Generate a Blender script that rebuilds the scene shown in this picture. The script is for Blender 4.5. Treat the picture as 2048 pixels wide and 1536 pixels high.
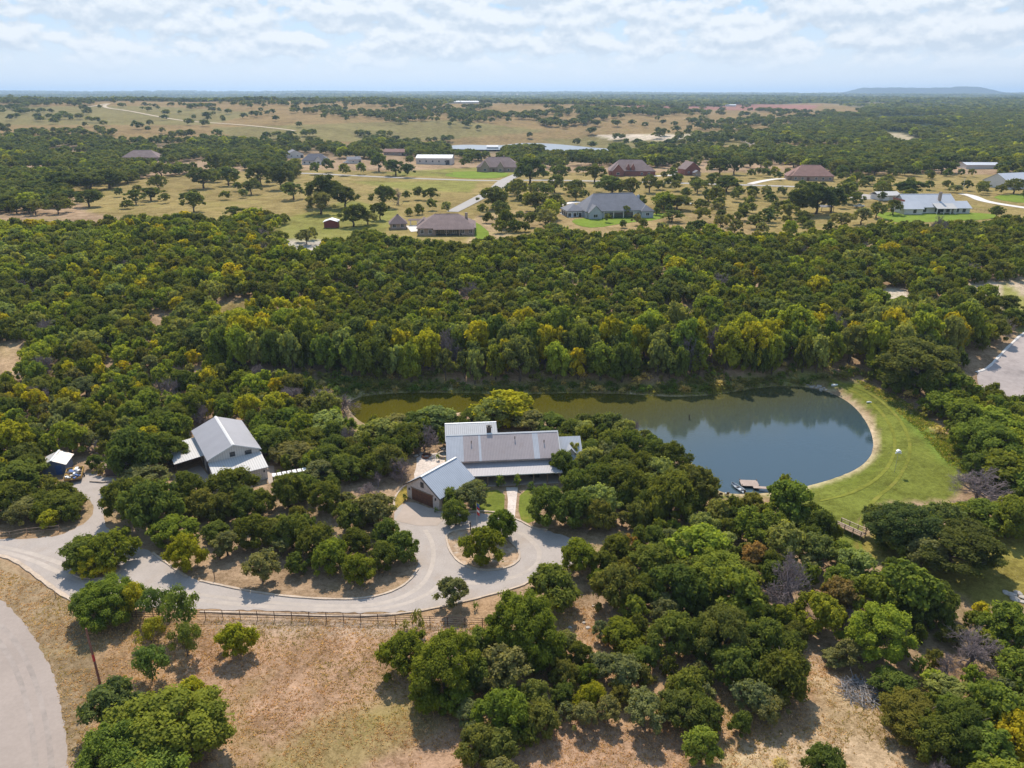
import bpy, math, random
import numpy as np
from mathutils import Vector, geometry

R = math.radians
random.seed(7)
RNG = np.random.default_rng(11)
for o in list(bpy.data.objects):
    bpy.data.objects.remove(o)
sc = bpy.context.scene
COL = sc.collection

# ------------------------------------------------------------------ camera
CAM_H, F_PX = 70.0, 1500.0            # drone height; focal length in pixels of the 2048 px photo
PITCH = math.atan(578 / 1500.0)
cd = bpy.data.cameras.new("camera")
cam = bpy.data.objects.new("camera", cd)
COL.objects.link(cam)
cam.location = (0, 0, CAM_H)
cam.rotation_euler = (math.pi / 2 - PITCH, 0, 0)
cd.sensor_width = 36.0
cd.lens = F_PX / 2048 * 36.0
cd.clip_start = 1.0
cd.clip_end = 60000.0
sc.camera = cam

# ------------------------------------------------------------------ light
SUN_EL, SUN_AZ = R(51), R(-7)          # sun ahead of the camera, a touch to the left
w = bpy.data.worlds.new("World")
sc.world = w
w.use_nodes = True
nt = w.node_tree
nt.nodes.clear()


def N(tree, kind, **kw):
    n = tree.nodes.new(kind)
    for k, v in kw.items():
        if k.startswith("i_"):
            key = k[2:]
            key = int(key) if key.isdigit() else key.replace("_", " ")
            n.inputs[key].default_value = v
        else:
            setattr(n, k, v)
    return n


def mth(tree, op, a, b=None, c=None, clamp=False):
    n = tree.nodes.new("ShaderNodeMath")
    n.operation = op
    n.use_clamp = clamp
    for i, x in enumerate((a, b, c)):
        if x is None:
            continue
        if isinstance(x, (int, float)):
            n.inputs[i].default_value = x
        else:
            tree.links.new(x, n.inputs[i])
    return n.outputs[0]


def mixc(tree, fac, a, b, blend="MIX"):
    n = tree.nodes.new("ShaderNodeMix")
    n.data_type = "RGBA"
    n.blend_type = blend
    for key, x in ((0, fac), (6, a), (7, b)):
        if isinstance(x, (int, float)):
            n.inputs[key].default_value = x
        elif isinstance(x, (tuple, list)):
            n.inputs[key].default_value = (*x[:3], 1)
        else:
            tree.links.new(x, n.inputs[key])
    return n.outputs[2]


def sstep(tree, x, lo, hi):
    n = tree.nodes.new("ShaderNodeMapRange")
    n.interpolation_type = "SMOOTHSTEP"
    tree.links.new(x, n.inputs[0])
    n.inputs[1].default_value = lo
    n.inputs[2].default_value = hi
    return n.outputs[0]


sky = N(nt, "ShaderNodeTexSky", sky_type="NISHITA", sun_disc=False, sun_elevation=SUN_EL, sun_rotation=SUN_AZ,
        air_density=1.0, dust_density=0.8, ozone_density=2.0, altitude=300)
skyc = N(nt, "ShaderNodeVectorMath", operation="SCALE")
nt.links.new(sky.outputs[0], skyc.inputs[0])
skyc.inputs[3].default_value = 0.15
tc = N(nt, "ShaderNodeTexCoord")
sep = N(nt, "ShaderNodeSeparateXYZ")
nt.links.new(tc.outputs["Generated"], sep.inputs[0])
az = mth(nt, "ARCTAN2", sep.outputs[0], sep.outputs[1])
el = mth(nt, "ARCSINE", sep.outputs[2])


def cloud_noise(de, scale, seed, detail=7.0):
    e2 = mth(nt, "ADD", el, de)
    cv = N(nt, "ShaderNodeCombineXYZ")
    nt.links.new(mth(nt, "MULTIPLY", az, 13.0), cv.inputs[0])
    nt.links.new(mth(nt, "MULTIPLY", e2, 24.0), cv.inputs[1])
    cv.inputs[2].default_value = seed
    n = N(nt, "ShaderNodeTexNoise", i_Scale=scale, i_Detail=detail, i_Roughness=0.56)
    nt.links.new(cv.outputs[0], n.inputs["Vector"])
    return n.outputs[0]


big = cloud_noise(0, 0.55, 3.7, 3.0)
n0 = mth(nt, "ADD", mth(nt, "MULTIPLY", cloud_noise(0, 1.6, 1.3, 9.0), 0.75), mth(nt, "MULTIPLY", big, 0.35))
n1 = mth(nt, "ADD", mth(nt, "MULTIPLY", cloud_noise(0.008, 1.6, 1.3, 9.0), 0.75), mth(nt, "MULTIPLY", cloud_noise(0.008, 0.55, 3.7, 3.0), 0.35))
band = mth(nt, "MULTIPLY", sstep(nt, el, 0.012, 0.055), mth(nt, "SUBTRACT", 1.0, sstep(nt, el, 0.16, 0.5)))
dens = sstep(nt, mth(nt, "ADD", n0, mth(nt, "MULTIPLY", band, 0.13)), 0.545, 0.635)
dens = mth(nt, "MULTIPLY", dens, band)
lit = mth(nt, "MULTIPLY_ADD", mth(nt, "SUBTRACT", n0, n1), 7.0, 0.55, clamp=True)
cl_col = mixc(nt, lit, (0.46, 0.52, 0.59), (0.67, 0.69, 0.71))
hz = mth(nt, "SUBTRACT", 1.0, sstep(nt, el, 0.01, 0.11))
blue = mixc(nt, mth(nt, "SUBTRACT", 0.85, mth(nt, "MULTIPLY", sstep(nt, el, 0.15, 0.6), 0.4)), skyc.outputs[0], (0.30, 0.45, 0.63))
base_sky = mixc(nt, mth(nt, "MULTIPLY", hz, 0.8), blue, (0.62, 0.65, 0.68))
final = mixc(nt, mth(nt, "MULTIPLY", dens, 0.88), base_sky, cl_col)
bg = N(nt, "ShaderNodeBackground", i_Strength=1.0)
nt.links.new(final, bg.inputs[0])
wo = N(nt, "ShaderNodeOutputWorld")
nt.links.new(bg.outputs[0], wo.inputs[0])

sl = bpy.data.lights.new("sun", "SUN")
sl.energy = 4.1
sl.angle = R(0.5)
sl.color = (1.0, 0.91, 0.78)
sun = bpy.data.objects.new("sun", sl)
COL.objects.link(sun)
sd = Vector((math.sin(SUN_AZ) * math.cos(SUN_EL), math.cos(SUN_AZ) * math.cos(SUN_EL), math.sin(SUN_EL)))
sun.rotation_euler = (-sd).to_track_quat("-Z", "Y").to_euler()
sun.location = (0, 200, 300)

sc.view_settings.view_transform = "Standard"
sc.view_settings.look = "None"
sc.view_settings.exposure = 0.5
sc.view_settings.gamma = 1.0
sc.render.engine = "CYCLES"
sc.cycles.use_denoising = True
sc.cycles.max_bounces = 6
sc.cycles.diffuse_bounces = 3
sc.cycles.glossy_bounces = 2
sc.cycles.transmission_bounces = 3
sc.cycles.volume_bounces = 0
sc.cycles.transparent_max_bounces = 6

# ------------------------------------------------------------------ pixel <-> place
CT, ST = math.cos(PITCH), math.sin(PITCH)


def proj(X, Y, Z):
    zz = Y * CT - (Z - CAM_H) * ST
    yy = Y * ST + (Z - CAM_H) * CT
    return 1024 + F_PX * X / zz, 768 - F_PX * yy / zz


def ray(u, v):
    x = (u - 1024) / F_PX
    y = (768 - v) / F_PX
    return x, CT + y * ST, -ST + y * CT


def GZ(u, v, z):
    """the point of pixel (u, v) on the level z"""
    x, y, d = ray(u, v)
    t = (z - CAM_H) / d
    return x * t, y * t


# ------------------------------------------------------------------ terrain
YK = [1, 150, 176, 190, 215, 260, 300, 600, 800, 900, 1000, 1200, 1600, 1900, 2300, 3000, 5000, 9000, 15000, 27000]
HL = [0, 0, 0.3, 3, 6, 12, 14, 15, 16, 22, 27, 35, 51, 57, 50, 45, 45, 65, 128, 150]
HC = [0, 0, 0.3, 3, 6, 12, 14, 15, 14, 8.5, 8.5, 24, 42, 50, 46, 45, 45, 65, 112, 130]
HR = [0, 0, 0.3, 3, 5, 10, 13, 15, 15, 16, 17, 20, 27, 32, 36, 42, 48, 62, 92, 105]
LY = np.linspace(0, math.log(27000), 3000)


def _tab(h):
    t = np.interp(LY, np.log(YK), h)
    k = np.exp(-0.5 * (np.arange(-40, 41) / 9.0) ** 2)
    k /= k.sum()
    return np.convolve(np.pad(t, 40, mode="edge"), k, mode="valid")


TL, TC, TR = _tab(HL), _tab(HC), _tab(HR)
POND_PX = [(697, 803), (725, 792), (760, 788), (830, 784), (950, 787), (1060, 788), (1150, 785), (1280, 789), (1340, 794), (1420, 791), (1470, 783), (1500, 777),
           (1560, 771), (1620, 774), (1662, 785), (1700, 805), (1728, 835), (1746, 872), (1747, 905), (1725, 932), (1682, 953), (1620, 971),
           (1560, 984), (1500, 988), (1440, 987), (1418, 962), (1385, 925), (1330, 895), (1262, 866), (1190, 856), (1100, 842), (1040, 836),
           (960, 822), (900, 826), (860, 838), (800, 850), (745, 856), (712, 838), (695, 815)]
WATER_Z = -1.0
POND = np.array([GZ(u, v, WATER_Z) for u, v in POND_PX])


def smooth_closed(P, n=3):
    P = np.asarray(P, float)
    for _ in range(n):
        Q = np.roll(P, -1, 0)
        P = np.stack([P * .75 + Q * .25, P * .25 + Q * .75], 1).reshape(-1, 2)
    return P


def inside(poly, X, Y):
    poly = np.asarray(poly)
    r = np.zeros(np.shape(X), bool)
    j = len(poly) - 1
    for i in range(len(poly)):
        xi, yi = poly[i]
        xj, yj = poly[j]
        if yi != yj:
            c = ((yi > Y) != (yj > Y)) & (X < (xj - xi) * (Y - yi) / (yj - yi) + xi)
            r ^= c
        j = i
    return r


def dist_poly(poly, X, Y, closed=True):
    poly = np.asarray(poly)
    d = np.full(np.shape(X), 1e9)
    n = len(poly)
    for i in range(n if closed else n - 1):
        a, b = poly[i], poly[(i + 1) % n]
        ab = b - a
        L = max(1e-9, ab @ ab)
        t = np.clip(((X - a[0]) * ab[0] + (Y - a[1]) * ab[1]) / L, 0, 1)
        d = np.minimum(d, np.hypot(X - a[0] - t * ab[0], Y - a[1] - t * ab[1]))
    return d


POND = smooth_closed(POND, 2)


def height(X, Y):
    X = np.asarray(X, float)
    Y = np.asarray(Y, float)
    ly = np.log(np.clip(Y, 1, 26900))
    l, c, r = np.interp(ly, LY, TL), np.interp(ly, LY, TC), np.interp(ly, LY, TR)
    a = X / np.clip(Y, 60, None)
    s = np.clip((a + 0.25) / 0.25, 0, 1)
    s = s * s * (3 - 2 * s)
    q = np.clip((a - 0.05) / 0.28, 0, 1)
    q = q * q * (3 - 2 * q)
    h = l * (1 - s) + c * s
    h = h * (1 - q) + r * q
    far = np.clip((Y - 200) / 500, 0, 1)
    amp = far * (1 + np.clip(Y / 1500, 0, 3))
    h = h + amp * (0.55 * np.sin(X / 47 + Y / 131) + 0.5 * np.sin(X / 113 - Y / 71 + 1.3))
    big = np.clip((Y - 2200) / 2500, 0, 1)
    h = h + big * (5 * np.sin(X / 900 + 1.0) * np.sin(Y / 700) + 4 * np.sin(X / 380 + Y / 1300))
    m = np.clip(2.2 * np.exp(-((X - 15) / 150) ** 2 - ((Y - 1000) / 95) ** 2), 0, 1)
    h = h * (1 - m) + 7.0 * m
    near = (X > -60) & (X < 130) & (Y > 110) & (Y < 215)
    if near.any():
        xs, ys = X[near] if X.shape else X, Y[near] if Y.shape else Y
        d = dist_poly(POND, xs, ys)
        ins = inside(POND, xs, ys)
        hh = h[near] if X.shape else h
        t = np.clip(d / 7.5, 0, 1)
        t = t * t * (3 - 2 * t)
        out = (WATER_Z + 0.02 + 0.1 * np.minimum(d, 1)) * (1 - t) + hh * t
        val = np.where(ins, WATER_Z - np.minimum(1.6, 0.22 * d), out)
        if X.shape:
            h = h.copy()
            h[near] = val
        else:
            h = val
    return h


_T = np.geomspace(55, 26000, 1400)


def G(u, v):
    """the ground point under pixel (u, v)"""
    x, y, d = ray(u, v)
    X, Y, Z = x * _T, y * _T, CAM_H + d * _T
    g = Z - height(X, Y)
    k = np.argmax(g < 0) if (g < 0).any() else len(_T) - 1
    if k == 0:
        k = 1
    t0, t1 = _T[k - 1], _T[k]
    g0, g1 = g[k - 1], g[k]
    t = t0 + (t1 - t0) * (g0 / (g0 - g1) if g0 > g1 else 1)
    return float(x * t), float(y * t)


def hz1(X, Y):
    return float(height(np.array([X]), np.array([Y]))[0])


# ------------------------------------------------------------------ mesh helpers
def mesh_np(name, verts, faces_idx, loop_tot, mats=(), mat_idx=None, attrs=None, smooth=False):
    me = bpy.data.meshes.new(name)
    verts = np.asarray(verts, np.float32)
    fi = np.asarray(faces_idx, np.int32).ravel()
    lt = np.asarray(loop_tot, np.int32)
    me.vertices.add(len(verts))
    me.vertices.foreach_set("co", verts.ravel())
    me.loops.add(len(fi))
    me.loops.foreach_set("vertex_index", fi)
    me.polygons.add(len(lt))
    ls = np.zeros(len(lt), np.int32)
    ls[1:] = np.cumsum(lt)[:-1]
    me.polygons.foreach_set("loop_start", ls)
    me.polygons.foreach_set("loop_total", lt)
    for m in mats:
        me.materials.append(m)
    if mat_idx is not None:
        me.polygons.foreach_set("material_index", np.asarray(mat_idx, np.int32))
    me.polygons.foreach_set("use_smooth", np.full(len(lt), smooth, bool))
    for an, (typ, dom, data) in (attrs or {}).items():
        a = me.attributes.new(an, typ, dom)
        a.data.foreach_set("color" if "COLOR" in typ else "value", np.asarray(data, np.float32).ravel())
    me.update(calc_edges=True)
    return me


def link(name, me, parent=None, loc=None, label=None, cat=None, group=None, kind=None):
    o = bpy.data.objects.new(name, me)
    COL.objects.link(o)
    if parent:
        o.parent = parent
    if loc is not None:
        o.location = loc
    tag(o, label, cat, group, kind)
    return o


def tag(o, label=None, cat=None, group=None, kind=None):
    for k, v in (("label", label), ("category", cat), ("group", group), ("kind", kind)):
        if v:
            o[k] = v
    return o


def empty(name, label, cat, loc, rz=0, group=None):
    o = bpy.data.objects.new(name, None)
    COL.objects.link(o)
    o.location = loc
    o.rotation_euler = (0, 0, rz)
    o.empty_display_size = 0.3
    return tag(o, label, cat, group)


class MB:
    def __init__(s):
        s.v, s.f, s.m = [], [], []

    def poly(s, pts, m=0):
        b = len(s.v)
        s.v += [tuple(p) for p in pts]
        s.f.append(tuple(range(b, b + len(pts))))
        s.m.append(m)
        return s

    def prism(s, pts, off, m=0):
        """closed solid: polygon pts swept by off"""
        b = len(s.v)
        n = len(pts)
        s.v += [tuple(p) for p in pts] + [tuple(np.add(p, off)) for p in pts]
        s.f.append(tuple(range(b + n - 1, b - 1, -1)))
        s.f.append(tuple(range(b + n, b + 2 * n)))
        s.m += [m, m]
        for i in range(n):
            j = (i + 1) % n
            s.f.append((b + i, b + j, b + n + j, b + n + i))
            s.m.append(m)
        return s

    def box(s, x0, y0, z0, x1, y1, z1, m=0):
        return s.prism([(x0, y0, z0), (x1, y0, z0), (x1, y1, z0), (x0, y1, z0)], (0, 0, z1 - z0), m)

    def obox(s, c, ax, hx, hy, z0, z1, m=0):
        """box turned by angle ax about z"""
        ca, sa = math.cos(ax), math.sin(ax)
        P = [(c[0] + ca * x - sa * y, c[1] + sa * x + ca * y, z0) for x, y in ((-hx, -hy), (hx, -hy), (hx, hy), (-hx, hy))]
        return s.prism(P, (0, 0, z1 - z0), m)

    def tube(s, pts, rad, n=8, m=0):
        v, f, lt = tube_np(pts, rad, n)
        b = len(s.v)
        s.v += [tuple(p) for p in v]
        k = 0
        for t in lt:
            s.f.append(tuple(int(i) + b for i in f[k:k + t]))
            s.m.append(m)
            k += t
        return s

    def build(s, name, mats, parent=None, bevel=0, smooth=False, **kw):
        me = bpy.data.meshes.new(name)
        me.from_pydata(s.v, [], s.f)
        mats = mats if isinstance(mats, (list, tuple)) else [mats]
        for m in mats:
            me.materials.append(m)
        me.polygons.foreach_set("material_index", s.m)
        me.polygons.foreach_set("use_smooth", [smooth] * len(s.f))
        me.update()
        import bmesh
        bm = bmesh.new()
        bm.from_mesh(me)
        bmesh.ops.recalc_face_normals(bm, faces=bm.faces)
        bm.to_mesh(me)
        bm.free()
        o = link(name, me, parent, **kw)
        if bevel:
            md = o.modifiers.new("bevel", "BEVEL")
            md.width = bevel
            md.segments = 2
        return o


def tube_np(pts, rad, n=6):
    pts = np.asarray(pts, float)
    rad = np.broadcast_to(np.asarray(rad, float), (len(pts),))
    V = []
    for i, p in enumerate(pts):
        t = pts[min(i + 1, len(pts) - 1)] - pts[max(i - 1, 0)]
        t = t / (np.linalg.norm(t) + 1e-9)
        a = np.array([1, 0, 0]) if abs(t[0]) < 0.8 else np.array([0, 1, 0])
        e1 = np.cross(t, a)
        e1 /= np.linalg.norm(e1)
        e2 = np.cross(t, e1)
        for k in range(n):
            q = 2 * math.pi * k / n
            V.append(p + rad[i] * (math.cos(q) * e1 + math.sin(q) * e2))
    F, LT = [], []
    for i in range(len(pts) - 1):
        for k in range(n):
            F += [i * n + k, i * n + (k + 1) % n, (i + 1) * n + (k + 1) % n, (i + 1) * n + k]
            LT.append(4)
    F += list(range(n - 1, -1, -1)) + [(len(pts) - 1) * n + k for k in range(n)]
    LT += [n, n]
    return np.array(V), F, LT


# ------------------------------------------------------------------ materials
def srgb(r, g, b):
    def c(x):
        x /= 255
        return x / 12.92 if x <= 0.04045 else ((x + 0.055) / 1.055) ** 2.4
    return (c(r), c(g), c(b))


def newmat(name):
    m = bpy.data.materials.new(name)
    m.use_nodes = True
    t = m.node_tree
    b = t.nodes["Principled BSDF"]
    return m, t, b


def mat(name, col, rough=0.8, var=0.15, scale=3.0, metal=0.0, spec=0.3, bump=0.0, stripes=None, emis=None, dirt=None):
    """plain procedural surface: colour broken by two noises, optional ribs along an object axis"""
    m, t, b = newmat(name)
    tc = N(t, "ShaderNodeTexCoord")
    n1 = N(t, "ShaderNodeTexNoise", i_Scale=scale, i_Detail=6.0, i_Roughness=0.6)
    n2 = N(t, "ShaderNodeTexNoise", i_Scale=scale * 0.13, i_Detail=3.0)
    for n in (n1, n2):
        t.links.new(tc.outputs["Object"], n.inputs["Vector"])
    k = mth(t, "ADD", mth(t, "MULTIPLY", n1.outputs[0], 0.6), mth(t, "MULTIPLY", n2.outputs[0], 0.4))
    k = sstep(t, k, 0.3, 0.7)
    lo = tuple(c * (1 - var) for c in col)
    hi = tuple(min(1, c * (1 + var)) for c in col)
    c = mixc(t, k, lo, hi)
    if dirt:
        nd = N(t, "ShaderNodeTexNoise", i_Scale=dirt[1], i_Detail=8.0, i_Roughness=0.7)
        t.links.new(tc.outputs["Object"], nd.inputs["Vector"])
        c = mixc(t, mth(t, "MULTIPLY", sstep(t, nd.outputs[0], 0.5, 0.68), dirt[2]), c, dirt[0])
    if stripes:
        axis, pitch, depth, tone = stripes
        sp = N(t, "ShaderNodeSeparateXYZ")
        t.links.new(tc.outputs["Object"], sp.inputs[0])
        ph = mth(t, "FRACT", mth(t, "DIVIDE", sp.outputs[axis], pitch))
        rib = mth(t, "SUBTRACT", 1.0, sstep(t, mth(t, "ABSOLUTE", mth(t, "SUBTRACT", ph, 0.5)), 0.08, 0.2))
        c = mixc(t, mth(t, "MULTIPLY", rib, tone), c, tuple(x * 0.55 for x in col))
        bp = N(t, "ShaderNodeBump", i_Strength=0.7, i_Distance=depth)
        t.links.new(rib, bp.inputs["Height"])
        t.links.new(bp.outputs[0], b.inputs["Normal"])
    elif bump:
        bp = N(t, "ShaderNodeBump", i_Strength=0.6, i_Distance=bump)
        t.links.new(n1.outputs[0], bp.inputs["Height"])
        t.links.new(bp.outputs[0], b.inputs["Normal"])
    t.links.new(c, b.inputs["Base Color"])
    b.inputs["Roughness"].default_value = rough
    b.inputs["Metallic"].default_value = metal
    b.inputs["Specular IOR Level"].default_value = spec
    return m


def ground_mat():
    m, t, b = newmat("ground_cover")
    at = N(t, "ShaderNodeAttribute", attribute_name="col")
    tc = N(t, "ShaderNodeTexCoord")
    P = tc.outputs["Object"]

    def noise(s, d=5.0, r=0.6, dist=0.0):
        n = N(t, "ShaderNodeTexNoise", i_Scale=s, i_Detail=d, i_Roughness=r, i_Distortion=dist)
        t.links.new(P, n.inputs["Vector"])
        return n.outputs[0]
    a = noise(0.02, 4)
    bb = noise(0.16, 6, 0.65, 0.6)
    c = noise(1.1, 7, 0.72, 0.4)
    d = noise(4.0, 5, 0.7)
    k = mth(t, "ADD", mth(t, "ADD", mth(t, "MULTIPLY", a, 0.18), mth(t, "MULTIPLY", bb, 0.26)), mth(t, "ADD", mth(t, "MULTIPLY", c, 0.34), mth(t, "MULTIPLY", d, 0.22)))
    k = sstep(t, k, 0.38, 0.62)
    col = mixc(t, k, mixc(t, 1.0, at.outputs[0], (0.5, 0.47, 0.40), "MULTIPLY"), mixc(t, 1.0, at.outputs[0], (1.42, 1.42, 1.45), "MULTIPLY"))
    # bleached tufts and weedy green patches
    g = sstep(t, noise(0.055, 5, 0.6, 0.8), 0.5, 0.7)
    col = mixc(t, mth(t, "MULTIPLY", g, 0.34), col, mixc(t, 1.0, at.outputs[0], (0.78, 0.98, 0.5), "MULTIPLY"))
    p = sstep(t, noise(2.3, 6, 0.75, 1.2), 0.6, 0.74)
    p2 = sstep(t, noise(0.045, 3), 0.45, 0.6)
    col = mixc(t, mth(t, "MULTIPLY", mth(t, "MULTIPLY", p, p2), 0.4), col, (0.52, 0.42, 0.32))
    t.links.new(col, b.inputs["Base Color"])
    b.inputs["Roughness"].default_value = 1.0
    b.inputs["Specular IOR Level"].default_value = 0.05
    bp = N(t, "ShaderNodeBump", i_Strength=0.55, i_Distance=0.25)
    t.links.new(mth(t, "ADD", c, d), bp.inputs["Height"])
    t.links.new(bp.outputs[0], b.inputs["Normal"])
    return m


def foliage_mat(merged):
    m = bpy.data.materials.new("foliage_far" if merged else "foliage")
    m.use_nodes = True
    t = m.node_tree
    t.nodes.clear()
    ti = N(t, "ShaderNodeAttribute", attribute_name="tint")
    if merged:
        src = N(t, "ShaderNodeAttribute", attribute_name="col").outputs[0]
    else:
        src = N(t, "ShaderNodeObjectInfo").outputs["Color"]
    k = ti.outputs["Fac"]
    c = mixc(t, k, mixc(t, 1.0, src, (1.2, 1.22, 1.25), "MULTIPLY"), mixc(t, 1.0, src, (2.55, 2.32, 1.6), "MULTIPLY"))
    df = N(t, "ShaderNodeBsdfDiffuse")
    t.links.new(c, df.inputs[0])
    tr = N(t, "ShaderNodeBsdfTranslucent")
    t.links.new(mixc(t, 1.0, c, (1.5, 1.45, 0.6), "MULTIPLY"), tr.inputs[0])
    mx = N(t, "ShaderNodeMixShader", i_0=0.42)
    t.links.new(df.outputs[0], mx.inputs[1])
    t.links.new(tr.outputs[0], mx.inputs[2])
    out = N(t, "ShaderNodeOutputMaterial")
    t.links.new(mx.outputs[0], out.inputs[0])
    return m


def water_mat(name, deep, rough=0.04, sky_tint=None):
    m, t, b = newmat(name)
    tc = N(t, "ShaderNodeTexCoord")
    n = N(t, "ShaderNodeTexNoise", i_Scale=0.05, i_Detail=3.0)
    t.links.new(tc.outputs["Object"], n.inputs["Vector"])
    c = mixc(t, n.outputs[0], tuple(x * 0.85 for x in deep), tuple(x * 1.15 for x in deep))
    if sky_tint:    # sky reflection painted into the colour: blue by the dam, muddy olive elsewhere
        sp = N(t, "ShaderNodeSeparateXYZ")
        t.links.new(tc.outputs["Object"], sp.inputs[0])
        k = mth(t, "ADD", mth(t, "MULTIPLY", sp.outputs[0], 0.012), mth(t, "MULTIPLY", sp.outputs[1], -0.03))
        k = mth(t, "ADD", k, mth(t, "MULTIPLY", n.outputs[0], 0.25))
        c = mixc(t, sstep(t, k, -5.0, -3.5), c, sky_tint)
    t.links.new(c, b.inputs["Base Color"])
    b.inputs["Roughness"].default_value = rough
    b.inputs["IOR"].default_value = 1.6
    r = N(t, "ShaderNodeTexNoise", i_Scale=1.6, i_Detail=4.0, i_Roughness=0.6)
    mp = N(t, "ShaderNodeMapping")
    mp.inputs["Scale"].default_value = (0.6, 1.6, 1)
    t.links.new(tc.outputs["Object"], mp.inputs[0])
    t.links.new(mp.outputs[0], r.inputs["Vector"])
    bp = N(t, "ShaderNodeBump", i_Strength=0.2, i_Distance=0.03)
    t.links.new(r.outputs[0], bp.inputs["Height"])
    t.links.new(bp.outputs[0], b.inputs["Normal"])
    return m


M = {}
M["ground"] = ground_mat()
M["leaf"] = foliage_mat(False)
M["leaf_far"] = foliage_mat(True)
M["bark"] = mat("bark", (0.11, 0.085, 0.065), 0.95, 0.35, 5)
M["dead"] = mat("dead_wood", (0.21, 0.165, 0.16), 0.9, 0.25, 4)
M["water"] = water_mat("pond_water", (0.078, 0.068, 0.007), sky_tint=(0.036, 0.061, 0.075))
M["lake"] = water_mat("lake_water", (0.10, 0.14, 0.19), 0.35)  # pale blue of the reflected sky is put into the base colour
M["gravel"] = mat("gravel", (0.37, 0.322, 0.288), 1, 0.1, 3.5, spec=0.1, dirt=((0.33, 0.26, 0.205), 0.1, 0.55))
M["road"] = mat("chip_seal", (0.325, 0.27, 0.235), 1, 0.07, 2.0, spec=0.1, dirt=((0.27, 0.225, 0.195), 0.08, 0.6))
M["cul"] = mat("worn_asphalt", (0.36, 0.31, 0.29), 1, 0.12, 0.8, spec=0.1, dirt=((0.22, 0.19, 0.18), 0.14, 0.7))
M["street"] = mat("pale_street", (0.36, 0.335, 0.31), 1, 0.08, 1.0, spec=0.1)
M["concrete"] = mat("concrete", (0.38, 0.31, 0.26), 0.9, 0.09, 1.0, spec=0.2, dirt=((0.36, 0.28, 0.22), 0.25, 0.4))
M["pale_concrete"] = mat("pale_concrete", (0.62, 0.58, 0.54), 0.9, 0.08, 1.0, spec=0.2)
M["dirt"] = mat("dirt_track", (0.46, 0.38, 0.28), 1, 0.15, 0.3, spec=0.05)
M["lawn"] = mat("lawn", (0.13, 0.155, 0.025), 1, 0.25, 1.5, spec=0.05, bump=0.05, dirt=((0.27, 0.22, 0.06), 0.3, 0.6))
M["lawn_bright"] = mat("bright_lawn", (0.15, 0.205, 0.025), 1, 0.2, 0.5, spec=0.05)
M["yellow_lawn"] = mat("yellowed_lawn", (0.27, 0.2, 0.045), 1, 0.3, 1.0, spec=0.05)
M["bed"] = mat("planting_bed", (0.36, 0.25, 0.16), 1, 0.4, 1.5, spec=0.05, bump=0.06, dirt=((0.5, 0.43, 0.36), 0.6, 0.7))
M["kerbstone"] = mat("kerb_stone", (0.47, 0.375, 0.29), 0.95, 0.2, 2.0, spec=0.1)
M["flag"] = mat("flagstone", (0.56, 0.48, 0.42), 0.9, 0.22, 2.2, spec=0.2, dirt=((0.4, 0.31, 0.25), 1.4, 0.6))
M["limestone"] = mat("limestone", (0.58, 0.485, 0.43), 0.95, 0.2, 2.2, spec=0.1, bump=0.03)
M["rock"] = mat("pale_rock", (0.42, 0.37, 0.32), 0.95, 0.3, 2.0, spec=0.1, bump=0.06)
M["roof_pink"] = mat("weathered_metal_roof", (0.37, 0.315, 0.31), 0.6, 0.1, 0.9, 0.1, 0.3, stripes=(0, 0.3, 0.03, 0.35), dirt=((0.29, 0.235, 0.22), 0.45, 0.5))
M["roof_porch"] = mat("porch_metal_roof", (0.36, 0.34, 0.35), 0.6, 0.06, 0.6, 0.1, 0.3, stripes=(0, 0.3, 0.03, 0.35))
M["roof_light"] = mat("new_metal_roof", (0.44, 0.45, 0.48), 0.6, 0.08, 0.6, 0.1, 0.3, stripes=(0, 0.3, 0.03, 0.3))
M["roof_garage"] = mat("galvanised_roof", (0.40, 0.43, 0.48), 0.5, 0.06, 0.6, 0.2, 0.5, stripes=(1, 0.42, 0.04, 0.55))
M["roof_barn"] = mat("barn_roof", (0.29, 0.285, 0.305), 0.6, 0.06, 0.5, 0.1, 0.3, stripes=(1, 0.3, 0.02, 0.18))
M["roof_lean"] = mat("lean_to_roof", (0.50, 0.48, 0.46), 0.65, 0.05, 0.5, 0.05, 0.3, stripes=(0, 0.45, 0.03, 0.4))
M["siding"] = mat("metal_siding", (0.60, 0.54, 0.49), 0.55, 0.05, 0.6, 0.0, 0.4, stripes=(0, 0.45, 0.03, 0.4))
M["siding_y"] = mat("metal_siding_side", (0.60, 0.54, 0.49), 0.55, 0.05, 0.6, 0.0, 0.4, stripes=(1, 0.45, 0.03, 0.4))
M["trim"] = mat("pale_trim", (0.62, 0.6, 0.58), 0.5, 0.04, 2)
M["white"] = mat("white_paint", (0.78, 0.78, 0.77), 0.45, 0.03, 2)
M["dark_trim"] = mat("dark_trim", (0.05, 0.045, 0.045), 0.6, 0.2, 3)
M["glass"] = mat("window_glass", (0.03, 0.04, 0.05), 0.08, 0.1, 1, 0, 0.6)
M["door_wood"] = mat("stained_door", (0.17, 0.075, 0.045), 0.6, 0.3, 2.5, stripes=(0, 0.28, 0.015, 0.5))
M["timber"] = mat("weathered_timber", (0.24, 0.17, 0.12), 0.9, 0.3, 5)
M["deck"] = mat("deck_boards", (0.38, 0.295, 0.25), 0.85, 0.2, 3, stripes=(0, 0.15, 0.01, 0.5))
M["rust"] = mat("rusty_pipe", (0.09, 0.05, 0.04), 0.8, 0.35, 6, 0.2)
M["pole"] = mat("pole_wood", (0.19, 0.09, 0.065), 0.9, 0.3, 4)
M["red"] = mat("red_paint", (0.45, 0.04, 0.04), 0.5, 0.1, 3)
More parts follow.
